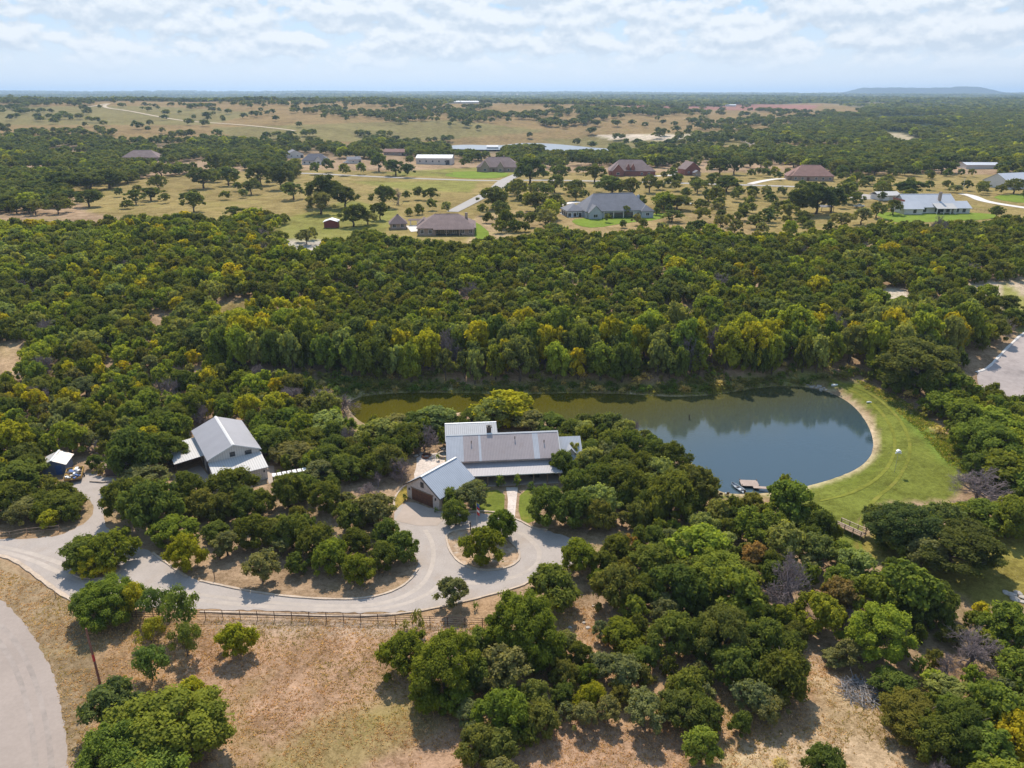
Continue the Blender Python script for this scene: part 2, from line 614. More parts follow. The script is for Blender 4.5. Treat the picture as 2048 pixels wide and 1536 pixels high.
M["barn_red"] = mat("barn_red", (0.20, 0.045, 0.035), 0.7, 0.15, 2, stripes=(0, 0.3, 0.02, 0.3))
M["blue"] = mat("blue_paint", (0.06, 0.12, 0.3), 0.5, 0.15, 3)
M["shed_blue"] = mat("shed_boards", (0.14, 0.17, 0.25), 0.8, 0.2, 3, stripes=(0, 0.25, 0.02, 0.4))
M["shingle_brown"] = mat("brown_shingles", (0.205, 0.15, 0.14), 0.9, 0.22, 2.5, spec=0.2)
M["shingle_red"] = mat("reddish_shingles", (0.24, 0.14, 0.115), 0.9, 0.2, 2.5, spec=0.2)
M["shingle_grey"] = mat("grey_shingles", (0.185, 0.185, 0.205), 0.9, 0.18, 2.5, spec=0.2)
M["shingle_dark"] = mat("dark_shingles", (0.12, 0.12, 0.14), 0.9, 0.2, 2.5, spec=0.2)
M["roof_white"] = mat("white_metal_roof", (0.46, 0.48, 0.52), 0.6, 0.05, 0.4, 0.1, 0.3, stripes=(0, 0.5, 0.03, 0.3))
M["brick"] = mat("tan_brick", (0.33, 0.25, 0.20), 0.9, 0.25, 4)
M["brick_red"] = mat("red_brick", (0.25, 0.10, 0.075), 0.9, 0.25, 4)
M["brick_blue"] = mat("blue_grey_render", (0.36, 0.39, 0.44), 0.85, 0.1, 2)
M["render_white"] = mat("white_render", (0.6, 0.58, 0.55), 0.85, 0.1, 2)
M["rubber"] = mat("rubber", (0.02, 0.02, 0.02), 0.8, 0.2, 4)
M["yellow"] = mat("yellow_junk", (0.45, 0.28, 0.08), 0.7, 0.3, 2)
M["silver"] = mat("silver_paint", (0.5, 0.5, 0.5), 0.3, 0.04, 2, 0.6)
M["boat"] = mat("boat_hull", (0.42, 0.45, 0.48), 0.3, 0.06, 2, 0.3)

# ------------------------------------------------------------------ ground sheet
def noise2(X, Y, s, seed):
    """cheap smooth value noise for placing edges of ground cover"""
    rg = np.random.default_rng(seed)
    tb = rg.random((257, 257))
    x, y = X / s, Y / s
    xi, yi = np.floor(x).astype(int), np.floor(y).astype(int)
    fx, fy = x - xi, y - yi
    fx, fy = fx * fx * (3 - 2 * fx), fy * fy * (3 - 2 * fy)
    a = tb[xi % 257, yi % 257]
    b_ = tb[(xi + 1) % 257, yi % 257]
    c = tb[xi % 257, (yi + 1) % 257]
    d = tb[(xi + 1) % 257, (yi + 1) % 257]
    return (a * (1 - fx) + b_ * fx) * (1 - fy) + (c * (1 - fx) + d * fx) * fy


C_FOREST = (0.31, 0.215, 0.135)
C_DRY = (0.34, 0.222, 0.128)
C_PINK = (0.355, 0.228, 0.145)
C_VERGE = (0.285, 0.208, 0.125)
C_GRASS = (0.135, 0.152, 0.028)
C_GRASS2 = (0.215, 0.18, 0.045)
C_UP = (0.255, 0.195, 0.075)
C_UPG = (0.2, 0.19, 0.05)
C_PAST = (0.225, 0.155, 0.068)
C_PASTG = (0.185, 0.155, 0.06)
C_PALE = (0.50, 0.42, 0.33)
C_WOOD = (0.04, 0.055, 0.025)
ZONES = [
    # polygons in photo pixels of what covers the ground there
    ([(-900, 1045), (120, 1060), (200, 1200), (700, 1225), (1000, 1190), (1250, 1230), (1450, 1330), (2200, 1330), (2600, 1700), (-900, 1900)], C_DRY, 14),
    ([(420, 1250), (960, 1270), (960, 1400), (1400, 1480), (1500, 1600), (300, 1600), (350, 1400)], C_PINK, 20),
    ([(-500, 1110), (0, 1116), (90, 1170), (160, 1215), (190, 1300), (200, 1400), (170, 1540), (100, 1700), (-300, 1700)], C_VERGE, 10),
    ([(620, 1445), (760, 1410), (830, 1400), (900, 1440), (820, 1480), (720, 1530), (640, 1600), (480, 1600), (560, 1500)], (0.265, 0.195, 0.09), 26),
    ([(420, 1225), (900, 1235), (900, 1262), (640, 1272), (420, 1262)], (0.37, 0.27, 0.19), 14),
    ([(1600, 1320), (1700, 1380), (1800, 1470), (1700, 1540), (1600, 1500), (1640, 1400)], (0.4, 0.29, 0.17), 14),
    ([(1480, 1490), (1780, 1470), (1900, 1600), (1300, 1600)], (0.44, 0.32, 0.2), 16),
    # dam and lawn by the pond
    ([(1560, 752), (1640, 748), (1720, 762), (1790, 800), (1850, 850), (1900, 900), (1935, 960), (1900, 1000), (1760, 1010), (1720, 1040), (1730, 1090), (1700, 1110),
      (1640, 1060), (1600, 1020), (1560, 990), (1420, 1000), (1400, 985), (1500, 985), (1700, 950), (1755, 900), (1745, 830), (1690, 785), (1640, 768)], C_GRASS, 7),
    ([(1700, 1090), (1760, 1060), (1850, 1090), (1990, 1060), (2300, 1080), (2400, 1260), (2048, 1215), (1960, 1210), (1860, 1165), (1760, 1130)], C_GRASS2, 8),
    ([(1770, 800), (1830, 830), (1905, 900), (1930, 945), (1890, 930), (1840, 880)], (0.13, 0.18, 0.03), 8),
    ([(1380, 985), (1430, 985), (1480, 1040), (1470, 1110), (1440, 1060)], (0.36, 0.25, 0.13), 8),
    # far bank of the pond
    ([(560, 770), (700, 752), (900, 765), (1100, 760), (1300, 772), (1500, 755), (1600, 745), (1640, 770), (1500, 782), (1420, 795), (1100, 792), (760, 792), (690, 800), (600, 795)], (0.21, 0.21, 0.06), 7),
    ([(560, 765), (690, 760), (690, 800), (600, 790)], (0.25, 0.22, 0.09), 7),
    # slope glades
    ([(430, 610), (500, 595), (520, 625), (440, 645)], C_UP, 6), ([(0, 690), (60, 700), (40, 760), (0, 770)], (0.4, 0.28, 0.17), 6),
    ([(1760, 580), (1810, 575), (1830, 600), (1770, 615)], C_PALE, 5), ([(1890, 560), (2060, 560), (2060, 640), (1960, 610)], (0.45, 0.36, 0.26), 7),
    ([(2000, 560), (2060, 600), (2060, 680), (2010, 640)], (0.24, 0.23, 0.07), 6),
    # grassland with houses on the plateau
    ([(140, 372), (330, 352), (520, 340), (700, 340), (900, 345), (1500, 345), (2200, 350), (2200, 440), (1990, 450), (1800, 455), (1650, 475), (1350, 482), (1100, 478), (990, 500),
      (800, 500), (640, 520), (500, 520), (560, 440), (300, 445), (180, 425)], C_UP, 7),
    ([(560, 440), (700, 400), (800, 420), (760, 480), (640, 505), (520, 505)], C_UPG, 8),
    ([(690, 362), (960, 362), (940, 385), (820, 380)], C_UPG, 6),
    ([(760, 345), (1040, 330), (1030, 356), (800, 352)], C_UPG, 5),
    ([(1020, 420), (1500, 430), (1520, 480), (1080, 475)], (0.29, 0.21, 0.1), 7),
    ([(500, 480), (640, 480), (680, 500), (540, 510)], (0.42, 0.38, 0.33), 6),
    ([(950, 430), (1000, 425), (1020, 470), (970, 500), (930, 500)], (0.34, 0.25, 0.14), 5),
    # pastures on the rise
    ([(-400, 205), (500, 200), (1000, 204), (1400, 214), (1640, 206), (1760, 220), (1640, 232), (1560, 250), (1700, 285), (1500, 298), (1200, 300), (880, 290), (500, 288), (200, 286), (-400, 290)], C_PAST, 5),
    ([(-400, 215), (300, 212), (520, 225), (420, 250), (-400, 250)], C_PASTG, 5),
    ([(420, 255), (900, 240), (1100, 262), (800, 285), (480, 280)], C_PASTG, 5),
    ([(1080, 280), (1600, 255), (1700, 280), (1300, 300), (1150, 300)], C_PASTG, 5),
    ([(1190, 270), (1440, 268), (1420, 282), (1220, 280)], C_PALE, 4), ([(1480, 278), (1530, 280), (1540, 294), (1500, 292)], C_PALE, 3),
    ([(1760, 264), (1800, 266), (1860, 288), (1790, 290)], (0.36, 0.3, 0.2), 3),
    ([(1240, 206), (1640, 210), (1620, 222), (1260, 218)], (0.27, 0.13, 0.1), 2),
]


def build_ground():
    na, nr = 440, 470
    an = np.radians(np.linspace(-62, 62, na))
    rr = np.geomspace(60, 27000, nr)
    A, RR = np.meshgrid(an, rr)
    X = (RR * np.sin(A)).ravel()
    Y = (RR * np.cos(A) - 30).ravel()
    Z = height(X, Y)
    u, v = proj(X, Y, Z)
    ok = Y > 20
    col = np.zeros((len(X), 3))
    col[:] = C_FOREST
    farw = np.clip((Y - 650) / 500, 0, 1)[:, None]
    col = col * (1 - farw) + np.array(C_WOOD) * farw
    # distant plain: patches of wood and tan fields
    pt = noise2(X, Y, 650, 5) * 0.6 + noise2(X, Y, 240, 6) * 0.4
    fld = np.clip((pt - 0.56) / 0.06, 0, 1) * np.clip((Y - 2000) / 800, 0, 1)
    col = col * (1 - 0.85 * fld[:, None]) + np.array((0.26, 0.2, 0.11)) * 0.85 * fld[:, None]
    for poly, c, jit in ZONES:
        wgt = np.zeros(len(X))
        for s in range(5):
            ju = (noise2(X, Y, 5.5, 20 + s) - 0.5 + (noise2(X, Y, 17, 40 + s) - 0.5)) * 2 * jit
            jv = (noise2(X, Y, 5.5, 60 + s) - 0.5 + (noise2(X, Y, 17, 80 + s) - 0.5)) * 1.2 * jit
            if Y.max() > 0:
                fade = np.clip(260 / np.maximum(Y, 60), 0.25, 1)
                ju, jv = ju * fade, jv * fade
            wgt += inside(poly, u + ju, v + jv)
        wgt = (wgt / 5 * ok)[:, None]
        col = col * (1 - wgt) + np.array(c) * wgt
    # pale bare rim of the pond
    nearm = (X > -60) & (X < 130) & (Y > 110) & (Y < 215)
    d = np.full(len(X), 99.0)
    d[nearm] = dist_poly(POND, X[nearm], Y[nearm])
    rim = np.clip(1.5 - d / 1.1, 0, 1)[:, None] * (0.55 + 0.45 * noise2(X, Y, 6, 9)[:, None])
    col = col * (1 - rim) + np.array((0.47, 0.37, 0.24)) * rim
    idx = np.arange(na * nr).reshape(nr, na)
    q = np.stack([idx[:-1, :-1], idx[:-1, 1:], idx[1:, 1:], idx[1:, :-1]], -1).reshape(-1, 4)
    me = mesh_np("ground", np.stack([X, Y, Z], 1), q, np.full(len(q), 4), [M["ground"]],
                 attrs={"col": ("FLOAT_COLOR", "POINT", np.concatenate([col, np.ones((len(X), 1))], 1))}, smooth=True)
    link("ground", me, kind="structure", label="rolling ground of dry grass, turf and woodland floor")


build_ground()


def sheet(name, poly, m, dz=0.03, step=2.0, z=None, label=None, ragged=0.0):
    """flat cover draped over the terrain inside a world polygon"""
    poly = [Vector((p[0], p[1])) for p in poly]
    if ragged:
        er, q = random.Random(4), []
        for i in range(len(poly)):
            a, b = poly[i], poly[(i + 1) % len(poly)]
            k = max(1, int((b - a).length / 0.7))
            n_ = Vector((-(b - a).y, (b - a).x)).normalized()
            q += [a.lerp(b, j / k) + n_ * er.gauss(0, ragged) for j in range(k)]
        poly = q
    pts = []
    n = len(poly)
    for i in range(n):
        a, b = poly[i], poly[(i + 1) % n]
        k = max(1, int((b - a).length / step))
        pts += [a.lerp(b, j / k) for j in range(k)]
    nb = len(pts)
    edges = [(i, (i + 1) % nb) for i in range(nb)]
    arr = np.array([(p.x, p.y) for p in pts])
    lo, hi = arr.min(0), arr.max(0)
    gx, gy = np.meshgrid(np.arange(lo[0], hi[0], step), np.arange(lo[1], hi[1], step))
    gx, gy = gx.ravel(), gy.ravel()
    k = inside(arr, gx, gy)
    gx, gy = gx[k], gy[k]
    if len(gx):
        k = dist_poly(arr, gx, gy) > step * 0.4
        pts += [Vector((a, b)) for a, b in zip(gx[k], gy[k])]
    vs, _, fs, *_ = geometry.delaunay_2d_cdt(pts, edges, [], 1, 1e-4)
    co = np.array([(p.x, p.y) for p in vs])
    zz = np.full(len(co), z) if z is not None else height(co[:, 0], co[:, 1]) + dz
    me = bpy.data.meshes.new(name)
    me.from_pydata([(a, b, c) for (a, b), c in zip(co, zz)], [], [tuple(f) for f in fs])
    me.materials.append(m)
    me.update()
    if me.polygons and me.polygons[0].normal.z < 0:
        me.flip_normals()
    return link(name, me, kind="structure", label=label)


def ring(P, n=2):
    P = np.asarray(P, float)
    for _ in range(n):
        Q = [P[0]]
        for a, b in zip(P[:-1], P[1:]):
            Q += [a * .75 + b * .25, a * .25 + b * .75]
        Q.append(P[-1])
        P = np.array(Q)
    return P


def ribbon_poly(px, width, smooth=2, world=False):
    P = ring(px if world else [G(*p) for p in px], smooth)
    T = np.gradient(P, axis=0)
    T /= np.linalg.norm(T, axis=1)[:, None] + 1e-9
    Nn = np.stack([-T[:, 1], T[:, 0]], 1)
    wd = np.asarray(width if np.ndim(width) else [width] * len(P), float)
    if len(wd) != len(P):
        wd = np.interp(np.linspace(0, 1, len(P)), np.linspace(0, 1, len(wd)), wd)
    return np.concatenate([P + Nn * wd[:, None] / 2, (P - Nn * wd[:, None] / 2)[::-1]])


def wpoly(px, smooth=0):
    P = np.array([G(*p) for p in px])
    return smooth_closed(P, smooth) if smooth else P


BLOCK = []        # world polygons where no tree is sown


def cover(name, poly, m, dz, step=2.0, block=True, label=None, ragged=0.0):
    if block:
        BLOCK.append(np.asarray(poly))
    return sheet(name, poly, m, dz, step, label=label, ragged=ragged)


# water
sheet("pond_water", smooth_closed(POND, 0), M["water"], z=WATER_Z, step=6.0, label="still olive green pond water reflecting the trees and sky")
BLOCK.append(POND)
LAKE = smooth_closed(np.array([GZ(u, v, 9.4) for u, v in [(880, 292), (930, 288), (1000, 291), (1040, 285), (1100, 286), (1180, 294), (1225, 297), (1210, 304), (1120, 301), (1040, 298), (960, 299), (900, 297)]]), 2)
sheet("lake_water", LAKE, M["lake"], z=9.0, step=25, label="pale blue stock pond far off below the pastures")
BLOCK.append(LAKE)

# public road at the lower left, gravel drive, yards
cover("asphalt_road", smooth_closed(wpoly([(-120, 1120), (0, 1197), (35, 1228), (66, 1270), (95, 1320), (113, 1370), (126, 1430), (133, 1490), (137, 1536), (142, 1610), (150, 1760), (-200, 1900), (-900, 1500), (-700, 1120)]), 1),
      M["road"], 0.03, 2.5, ragged=0.13, label="pale asphalt road curving past the lower left corner")
DRIVE_PX = [(-260, 1080), (0, 1077), (60, 1078), (118, 1072), (158, 1054), (183, 1034), (190, 1012), (172, 992), (150, 978), (128, 968), (126, 948), (150, 940), (180, 948), (250, 962),
            (262, 972), (232, 985), (212, 1003), (205, 1030), (215, 1062), (270, 1092), (310, 1108), (338, 1130), (375, 1155), (440, 1170), (520, 1186), (600, 1195), (680, 1199), (742, 1195),
            (790, 1181), (820, 1161), (836, 1137), (832, 1110), (812, 1085), (795, 1062), (786, 1040), (790, 1020), (808, 1006), (870, 1018), (900, 1030), (935, 1027), (985, 1028), (1015, 1038), (1040, 1042), (1066, 1056), (1110, 1066),
            (1150, 1080), (1172, 1098), (1160, 1122), (1100, 1150), (1040, 1173), (960, 1195), (890, 1212), (820, 1224), (700, 1226), (480, 1220), (280, 1214), (190, 1213),
            (165, 1212), (120, 1187), (90, 1165), (60, 1142), (30, 1121), (0, 1111), (-260, 1108)]
cover("gravel_drive", smooth_closed(wpoly(DRIVE_PX), 1), M["gravel"], 0.03, 2.0, ragged=0.12, label="grey gravel drive looping in front of the farmhouse")
ISL = smooth_closed(wpoly([(890, 1072), (905, 1062), (935, 1058), (985, 1062), (1020, 1080), (1040, 1105), (1038, 1124), (1010, 1138), (970, 1142), (930, 1134), (902, 1110)]), 2)
cover("roundabout_bed", ISL, M["bed"], 0.045, 1.5, block=False, label="bare earth bed inside the drive's turning circle")
ISL2 = smooth_closed(wpoly([(140, 1140), (160, 1122), (200, 1118), (240, 1128), (244, 1142), (220, 1156), (190, 1158), (155, 1156)]), 2)
cover("tree_island", ISL2, M["bed"], 0.045, 1.5, block=False, label="small bare earth island in the gravel drive")
cover("garage_apron", wpoly([(790, 1042), (812, 1004), (832, 1006), (868, 1020), (896, 1032), (874, 1052), (835, 1052)]), M["concrete"], 0.05, 2, label="concrete apron before the garage door")
cover("front_path", wpoly([(1012, 975), (1036, 975), (1033, 1000), (1029, 1040), (1014, 1036), (1016, 1000)]), M["flag"], 0.045, 1, label="pale flagstone path to the porch")
cover("front_lawn", smooth_closed(wpoly([(950, 985), (1010, 978), (1008, 1030), (978, 1026), (936, 1022)]), 1), M["lawn"], 0.03, 1, label="green lawn left of the front path")
cover("side_lawn", smooth_closed(wpoly([(1040, 978), (1100, 975), (1085, 1020), (1062, 1050), (1036, 1036)]), 1), M["lawn"], 0.03, 1, label="green lawn right of the front path")
cover("patio", smooth_closed(wpoly([(832, 912), (868, 906), (900, 905), (905, 945), (872, 955), (838, 968), (826, 955), (834, 930)]), 1), M["flag"], 0.03, 1, label="flagstone patio left of the farmhouse")
cover("garage_lawn", smooth_closed(wpoly([(786, 1012), (798, 980), (818, 966), (828, 985), (808, 1003), (792, 1020)]), 1), M["yellow_lawn"], 0.05, 1, label="strip of yellowing lawn left of the garage")
cover("barn_apron", wpoly([(346, 950), (400, 930), (424, 960), (398, 972), (360, 968)]), M["concrete"], 0.03, 2, label="concrete pad left of the metal barn")
cover("barn_path", wpoly([(524, 930), (548, 932), (550, 962), (538, 968)]), M["concrete"], 0.03, 2, label="narrow concrete strip right of the metal barn")
CUL = smooth_closed(wpoly([(2090, 650), (2048, 664), (2018, 692), (1992, 720), (1974, 738), (1953, 745), (1956, 772), (1985, 795), (2048, 800), (2200, 795), (2300, 640)]), 1)
cover("cul_de_sac", CUL, M["cul"], 0.05, 2.5, label="worn asphalt turning circle at the right edge")
# streets on the plateau
def street(name, px, width, m, dz=0.12, step=4, label=None):
    return cover(name, ribbon_poly(px, width), m, dz, step, label=label)


street("upper_street", [(560, 345), (640, 348), (760, 354), (880, 359), (985, 362), (1080, 360), (1220, 363), (1345, 366), (1480, 370), (1580, 373), (1700, 378)], 6.5, M["street"], label="pale street running across the plateau")
street("upper_lane", [(1045, 344), (1030, 352), (1008, 362), (990, 380), (955, 398), (905, 424)], [6, 7, 9, 8, 7, 6], M["street"], 0.18, label="pale lane curving down to the brown roofed house")
street("right_driveway", [(1925, 388), (1945, 392), (1965, 402), (2010, 410), (2080, 420)], 6, M["pale_concrete"], label="pale drive right of the white roofed house")
street("court_drive", [(1690, 392), (1720, 393), (1770, 397)], [8, 26, 10], M["street"], label="pale parking court beside the white roofed house")
street("hip_house_drive", [(1500, 368), (1530, 361), (1560, 357), (1600, 360)], 5, M["pale_concrete"], label="curved pale drive before the hip roofed house")
street("brick_house_drive", [(1300, 352), (1330, 352), (1365, 347)], 6, M["pale_concrete"], label="pale drive beside the small brick house")
cover("grey_house_pad", wpoly([(1120, 428), (1135, 421), (1170, 424), (1172, 432), (1140, 436)]), M["pale_concrete"], 0.15, 3, label="white concrete pad by the grey house garage")
street("grey_house_drive", [(1110, 412), (1130, 407), (1160, 404)], 5, M["pale_concrete"], label="white concrete drive behind the grey house garage")
cover("grey_house_lawn", smooth_closed(wpoly([(1140, 440), (1175, 436), (1300, 428), (1345, 426), (1320, 440), (1250, 446), (1190, 457), (1155, 452)]), 1), M["lawn_bright"], 0.1, 4, block=False, label="bright green lawn before the grey house")
cover("white_house_lawn", smooth_closed(wpoly([(1740, 425), (1800, 424), (1945, 425), (2000, 430), (1980, 440), (1860, 444), (1790, 448)]), 1), M["lawn_bright"], 0.1, 4, block=False, label="bright green lawn before the white roofed house")
cover("far_right_lawn", smooth_closed(wpoly([(1980, 392), (2048, 388), (2120, 395), (2100, 408), (2010, 404)]), 1), M["lawn_bright"], 0.1, 5, block=False, label="bright green lawn at the far right")
cover("brown_house_lawn", smooth_closed(wpoly([(935, 440), (955, 445), (985, 470), (960, 482), (945, 470)]), 1), M["lawn_bright"], 0.1, 3, block=False, label="bright green lawn right of the brown roofed house")
cover("brown_house_patio", wpoly([(812, 452), (842, 450), (845, 462), (822, 464)]), M["pale_concrete"], 0.1, 3, label="white patio left of the brown roofed house")
cover("estate_lawn", smooth_closed(wpoly([(880, 350), (920, 342), (1020, 344), (1010, 356), (930, 358)]), 1), M["lawn_bright"], 0.1, 6, block=False, label="green lawn before the large gabled house")
street("pasture_track", [(178, 214), (225, 206), (200, 214), (265, 224), (330, 236), (420, 246), (500, 252), (590, 262)], [7, 7, 7, 7, 6, 6, 6, 6], M["dirt"], 0.4, 12, label="pale dirt track crossing the far pasture")

M["mown"] = mat("mown_line", (0.158, 0.166, 0.028), 1, 0.3, 0.8, spec=0.05, dirt=((0.26, 0.21, 0.06), 0.25, 0.6))
for px in ([(1650, 762), (1720, 785), (1772, 830), (1796, 890), (1772, 945), (1712, 985), (1640, 1002)], [(1664, 760), (1745, 785), (1800, 835), (1826, 895), (1800, 960), (1740, 1005), (1716, 1060), (1722, 1100)]):
    street("mown_line", px, [.5, .8, .6, .8, .5], M["mown"], 0.05, 2, label="pale mown line along the grass dam")
M["track"] = mat("worn_track", (0.298, 0.252, 0.222), 1, 0.2, 0.7, spec=0.1, dirt=((0.33, 0.275, 0.24), 0.3, 0.9))
M["gtrack"] = mat("pale_wheel_track", (0.42, 0.36, 0.31), 1, 0.12, 0.8, spec=0.1, dirt=((0.36, 0.31, 0.275), 0.35, 0.9))
for px in ([(-40, 1215), (30, 1275), (72, 1360), (96, 1460), (104, 1536), (110, 1640)], [(-60, 1225), (8, 1290), (46, 1370), (66, 1465), (72, 1540), (76, 1650)]):
    street("tyre_track", px, [.5, .7, .55, .65, .5], M["track"], 0.036, 2, label="faint worn tyre track along the asphalt road")
for px in ([(-20, 1090), (60, 1105), (130, 1130), (240, 1170), (330, 1180), (480, 1200), (640, 1213), (760, 1212), (840, 1180), (868, 1130), (866, 1085), (850, 1060)],
           [(-20, 1098), (56, 1116), (120, 1146), (230, 1190), (330, 1193), (480, 1210), (640, 1221), (780, 1220), (868, 1185), (890, 1150)],
           [(900, 1165), (980, 1168), (1060, 1145), (1085, 1110), (1060, 1075), (1000, 1048), (940, 1042)]):
    street("wheel_track", px, [.7, .9, .6, .9, .7, .8], M["gtrack"], 0.036, 1.5, label="pale wheel track worn in the gravel drive")

# kerbs of pale stone along the drive
def kerb(px, closed=False, world=None, hw=0.17, hgt=0.17, label=None, m="kerbstone"):
    P = np.array([G(*p) for p in px]) if world is None else np.asarray(world)
    if world is None:
        P = ring(P, 2)
    if closed:
        P = np.vstack([P, P[:1]])
    T = np.gradient(P, axis=0)
    T /= np.linalg.norm(T, axis=1)[:, None] + 1e-9
    Nn = np.stack([-T[:, 1], T[:, 0]], 1)
    wob = 1 + 0.25 * np.sin(np.arange(len(P)) * 2.1)
    A = P + Nn * hw * wob[:, None]
    B = P - Nn * hw * wob[:, None]
    zA, zB = height(A[:, 0], A[:, 1]), height(B[:, 0], B[:, 1])
    b = MB()
    for i in range(len(P) - 1):
        q = [(*A[i], zA[i] - .05), (*B[i], zB[i] - .05), (*B[i], zB[i] + hgt), (*A[i], zA[i] + hgt)]
        q2 = [(*A[i + 1], zA[i + 1] - .05), (*B[i + 1], zB[i + 1] - .05), (*B[i + 1], zB[i + 1] + hgt), (*A[i + 1], zA[i + 1] + hgt)]
        for k in (1, 2, 3):
            k2 = (k + 1) % 4
            b.poly([q[k], q[k2], q2[k2], q2[k]])
    return b.build("kerb", M[m], kind="structure", label=label)


kerb([(-40, 1105), (0, 1111), (30, 1121), (60, 1142), (90, 1165), (120, 1187), (165, 1212)], hw=0.3, label="pale stone kerb where the drive meets the verge")
kerb([(305, 1106), (338, 1130), (375, 1155)], label="pale stone kerb by the round juniper")
kerb([(400, 1162), (440, 1171), (520, 1187), (600, 1196), (680, 1200), (742, 1196), (790, 1182), (820, 1162), (837, 1137)], label="pale stone kerb round the bottom of the island wood")
kerb([(400, 1224), (520, 1228), (640, 1232), (740, 1233), (820, 1226), (890, 1213), (960, 1196), (1040, 1174), (1060, 1163)], label="pale stone kerb between drive and pipe fence")
kerb([], closed=True, world=ISL, label="pale stone ring round the turning circle bed")
kerb([], closed=True, world=ISL2, hw=0.14, label="pale stone ring round the small tree island")
kerb([(1030, 1038), (1045, 1044), (1066, 1057), (1095, 1060)], label="pale stone kerb right of the front path")
kerb([(790, 1020), (787, 1000), (800, 980), (815, 968)], label="pale stone kerb left of the garage lawn")
kerb([(930, 1026), (960, 1022), (990, 1025)], label="pale stone kerb below the front lawn")
kerb([(1952, 745), (1974, 738), (1992, 720), (2018, 692), (2048, 664), (2090, 648)], hw=0.3, label="concrete kerb of the asphalt turning circle", m="pale_concrete")

# far mesa on the horizon and its plain
def mesa():
    X0, Y0 = (1745 - 1024) / F_PX * 12200, 11500
    prof = [(-2600, 0), (-1600, 12), (-1250, 55), (-1100, 100), (-500, 106), (0, 104), (420, 104), (560, 92), (700, 118), (900, 116), (1000, 92), (1250, 45), (1700, 12), (2400, 0)]
    b = MB()
    xs = np.linspace(-2600, 2400, 90)
    hs = np.interp(xs, [p[0] for p in prof], [p[1] for p in prof])
    ys = np.linspace(-900, 900, 16)
    idx = []
    for y in ys:
        k = max(0, 1 - (abs(y) / 900) ** 3)
        row = []
        for x, h in zip(xs, hs):
            row.append(len(b.v))
            X, Y = X0 + x * .74, Y0 + y * .74
            b.v.append((X, Y, hz1(X, Y) - 6 + h * 0.95 * k + 4 * math.sin(x / 70 + y / 50)))
        idx.append(row)
    for i in range(len(ys) - 1):
        for j in range(len(xs) - 1):
            b.f.append((idx[i][j], idx[i][j + 1], idx[i + 1][j + 1], idx[i + 1][j]))
            b.m.append(0)
    b.build("mesa_hill", mat("mesa_scrub", (0.04, 0.05, 0.035), 1, 0.4, 0.01, spec=0.0), kind="structure", smooth=True, label="long flat topped blue mesa on the right horizon")


mesa()

# ------------------------------------------------------------------ building helpers
HOUSES = []       # photo rectangles that must stay visible: (u0, v0, u1, v1, Y)


def window(par, x, y, z, wd, ht, axis="y-", frame="dark_trim", pane="glass", name="window"):
    """framed window standing proud of a wall; x, y, z = lower middle on the wall plane"""
    b, p = MB(), MB()
    t = 0.09
    if axis[0] == "y":
        s = -1 if axis[1] == "-" else 1
        y0, y1 = sorted((y, y + s * 0.06))
        for q in ((x - wd / 2, z, x + wd / 2, z + t), (x - wd / 2, z + ht - t, x + wd / 2, z + ht), (x - wd / 2, z + t, x - wd / 2 + t, z + ht - t), (x + wd / 2 - t, z + t, x + wd / 2, z + ht - t), (x - .03, z + t, x + .03, z + ht - t)):
            b.box(q[0], y0, q[1], q[2], y1, q[3])
        y0, y1 = sorted((y - s * 0.01, y + s * 0.03))
        p.box(x - wd / 2 + t / 2, y0, z + t / 2, x + wd / 2 - t / 2, y1, z + ht - t / 2)
    else:
        s = -1 if axis[1] == "-" else 1
        x0, x1 = sorted((x, x + s * 0.06))
        for q in ((y - wd / 2, z, y + wd / 2, z + t), (y - wd / 2, z + ht - t, y + wd / 2, z + ht), (y - wd / 2, z + t, y - wd / 2 + t, z + ht - t), (y + wd / 2 - t, z + t, y + wd / 2, z + ht - t), (y - .03, z + t, y + .03, z + ht - t)):
            b.box(x0, q[0], q[1], x1, q[2], q[3])
        x0, x1 = sorted((x - s * 0.01, x + s * 0.03))
        p.box(x0, y - wd / 2 + t / 2, z + t / 2, x1, y + wd / 2 - t / 2, z + ht - t / 2)
    f = b.build(name, M[frame], par)
    p.build("pane", M[pane], f)
    return f


def door(par, x, y, z, wd, ht, m="door_wood", name="door", axis="y-"):
    b = MB()
    s = -1 if axis[1] == "-" else 1
    if axis[0] == "y":
        y0, y1 = sorted((y - s * .01, y + s * 0.05))
        b.box(x - wd / 2, y0, z, x + wd / 2, y1, z + ht)
        f = b.build(name, M[m], par)
        MB().box(x + wd * .36, min(y1, y0) - .05, z + 1.0, x + wd * .42, min(y1, y0), z + 1.1).build("handle", M["silver"], f)
    else:
        x0, x1 = sorted((x - s * .01, x + s * 0.05))
        b.box(x0, y - wd / 2, z, x1, y + wd / 2, z + ht)
        f = b.build(name, M[m], par)
    return f


def slab(b, q, t, m=0):
    """roof slab: top quad q swept down by t"""
    b.prism([tuple(p) for p in q], (0, 0, -t), m)


def gable_roof(b, x0, x1, y0, y1, ze, zr, t=0.14, m=0, along="x"):
    if along == "x":
        ym = (y0 + y1) / 2
        slab(b, [(x0, y0, ze), (x1, y0, ze), (x1, ym - .001, zr), (x0, ym - .001, zr)], t, m)
        slab(b, [(x0, ym + .001, zr), (x1, ym + .001, zr), (x1, y1, ze), (x0, y1, ze)], t, m)
    else:
        xm = (x0 + x1) / 2
        slab(b, [(x0, y0, ze), (xm - .001, y0, zr), (xm - .001, y1, zr), (x0, y1, ze)], t, m)
        slab(b, [(xm + .001, y0, zr), (x1, y0, ze), (x1, y1, ze), (xm + .001, y1, zr)], t, m)


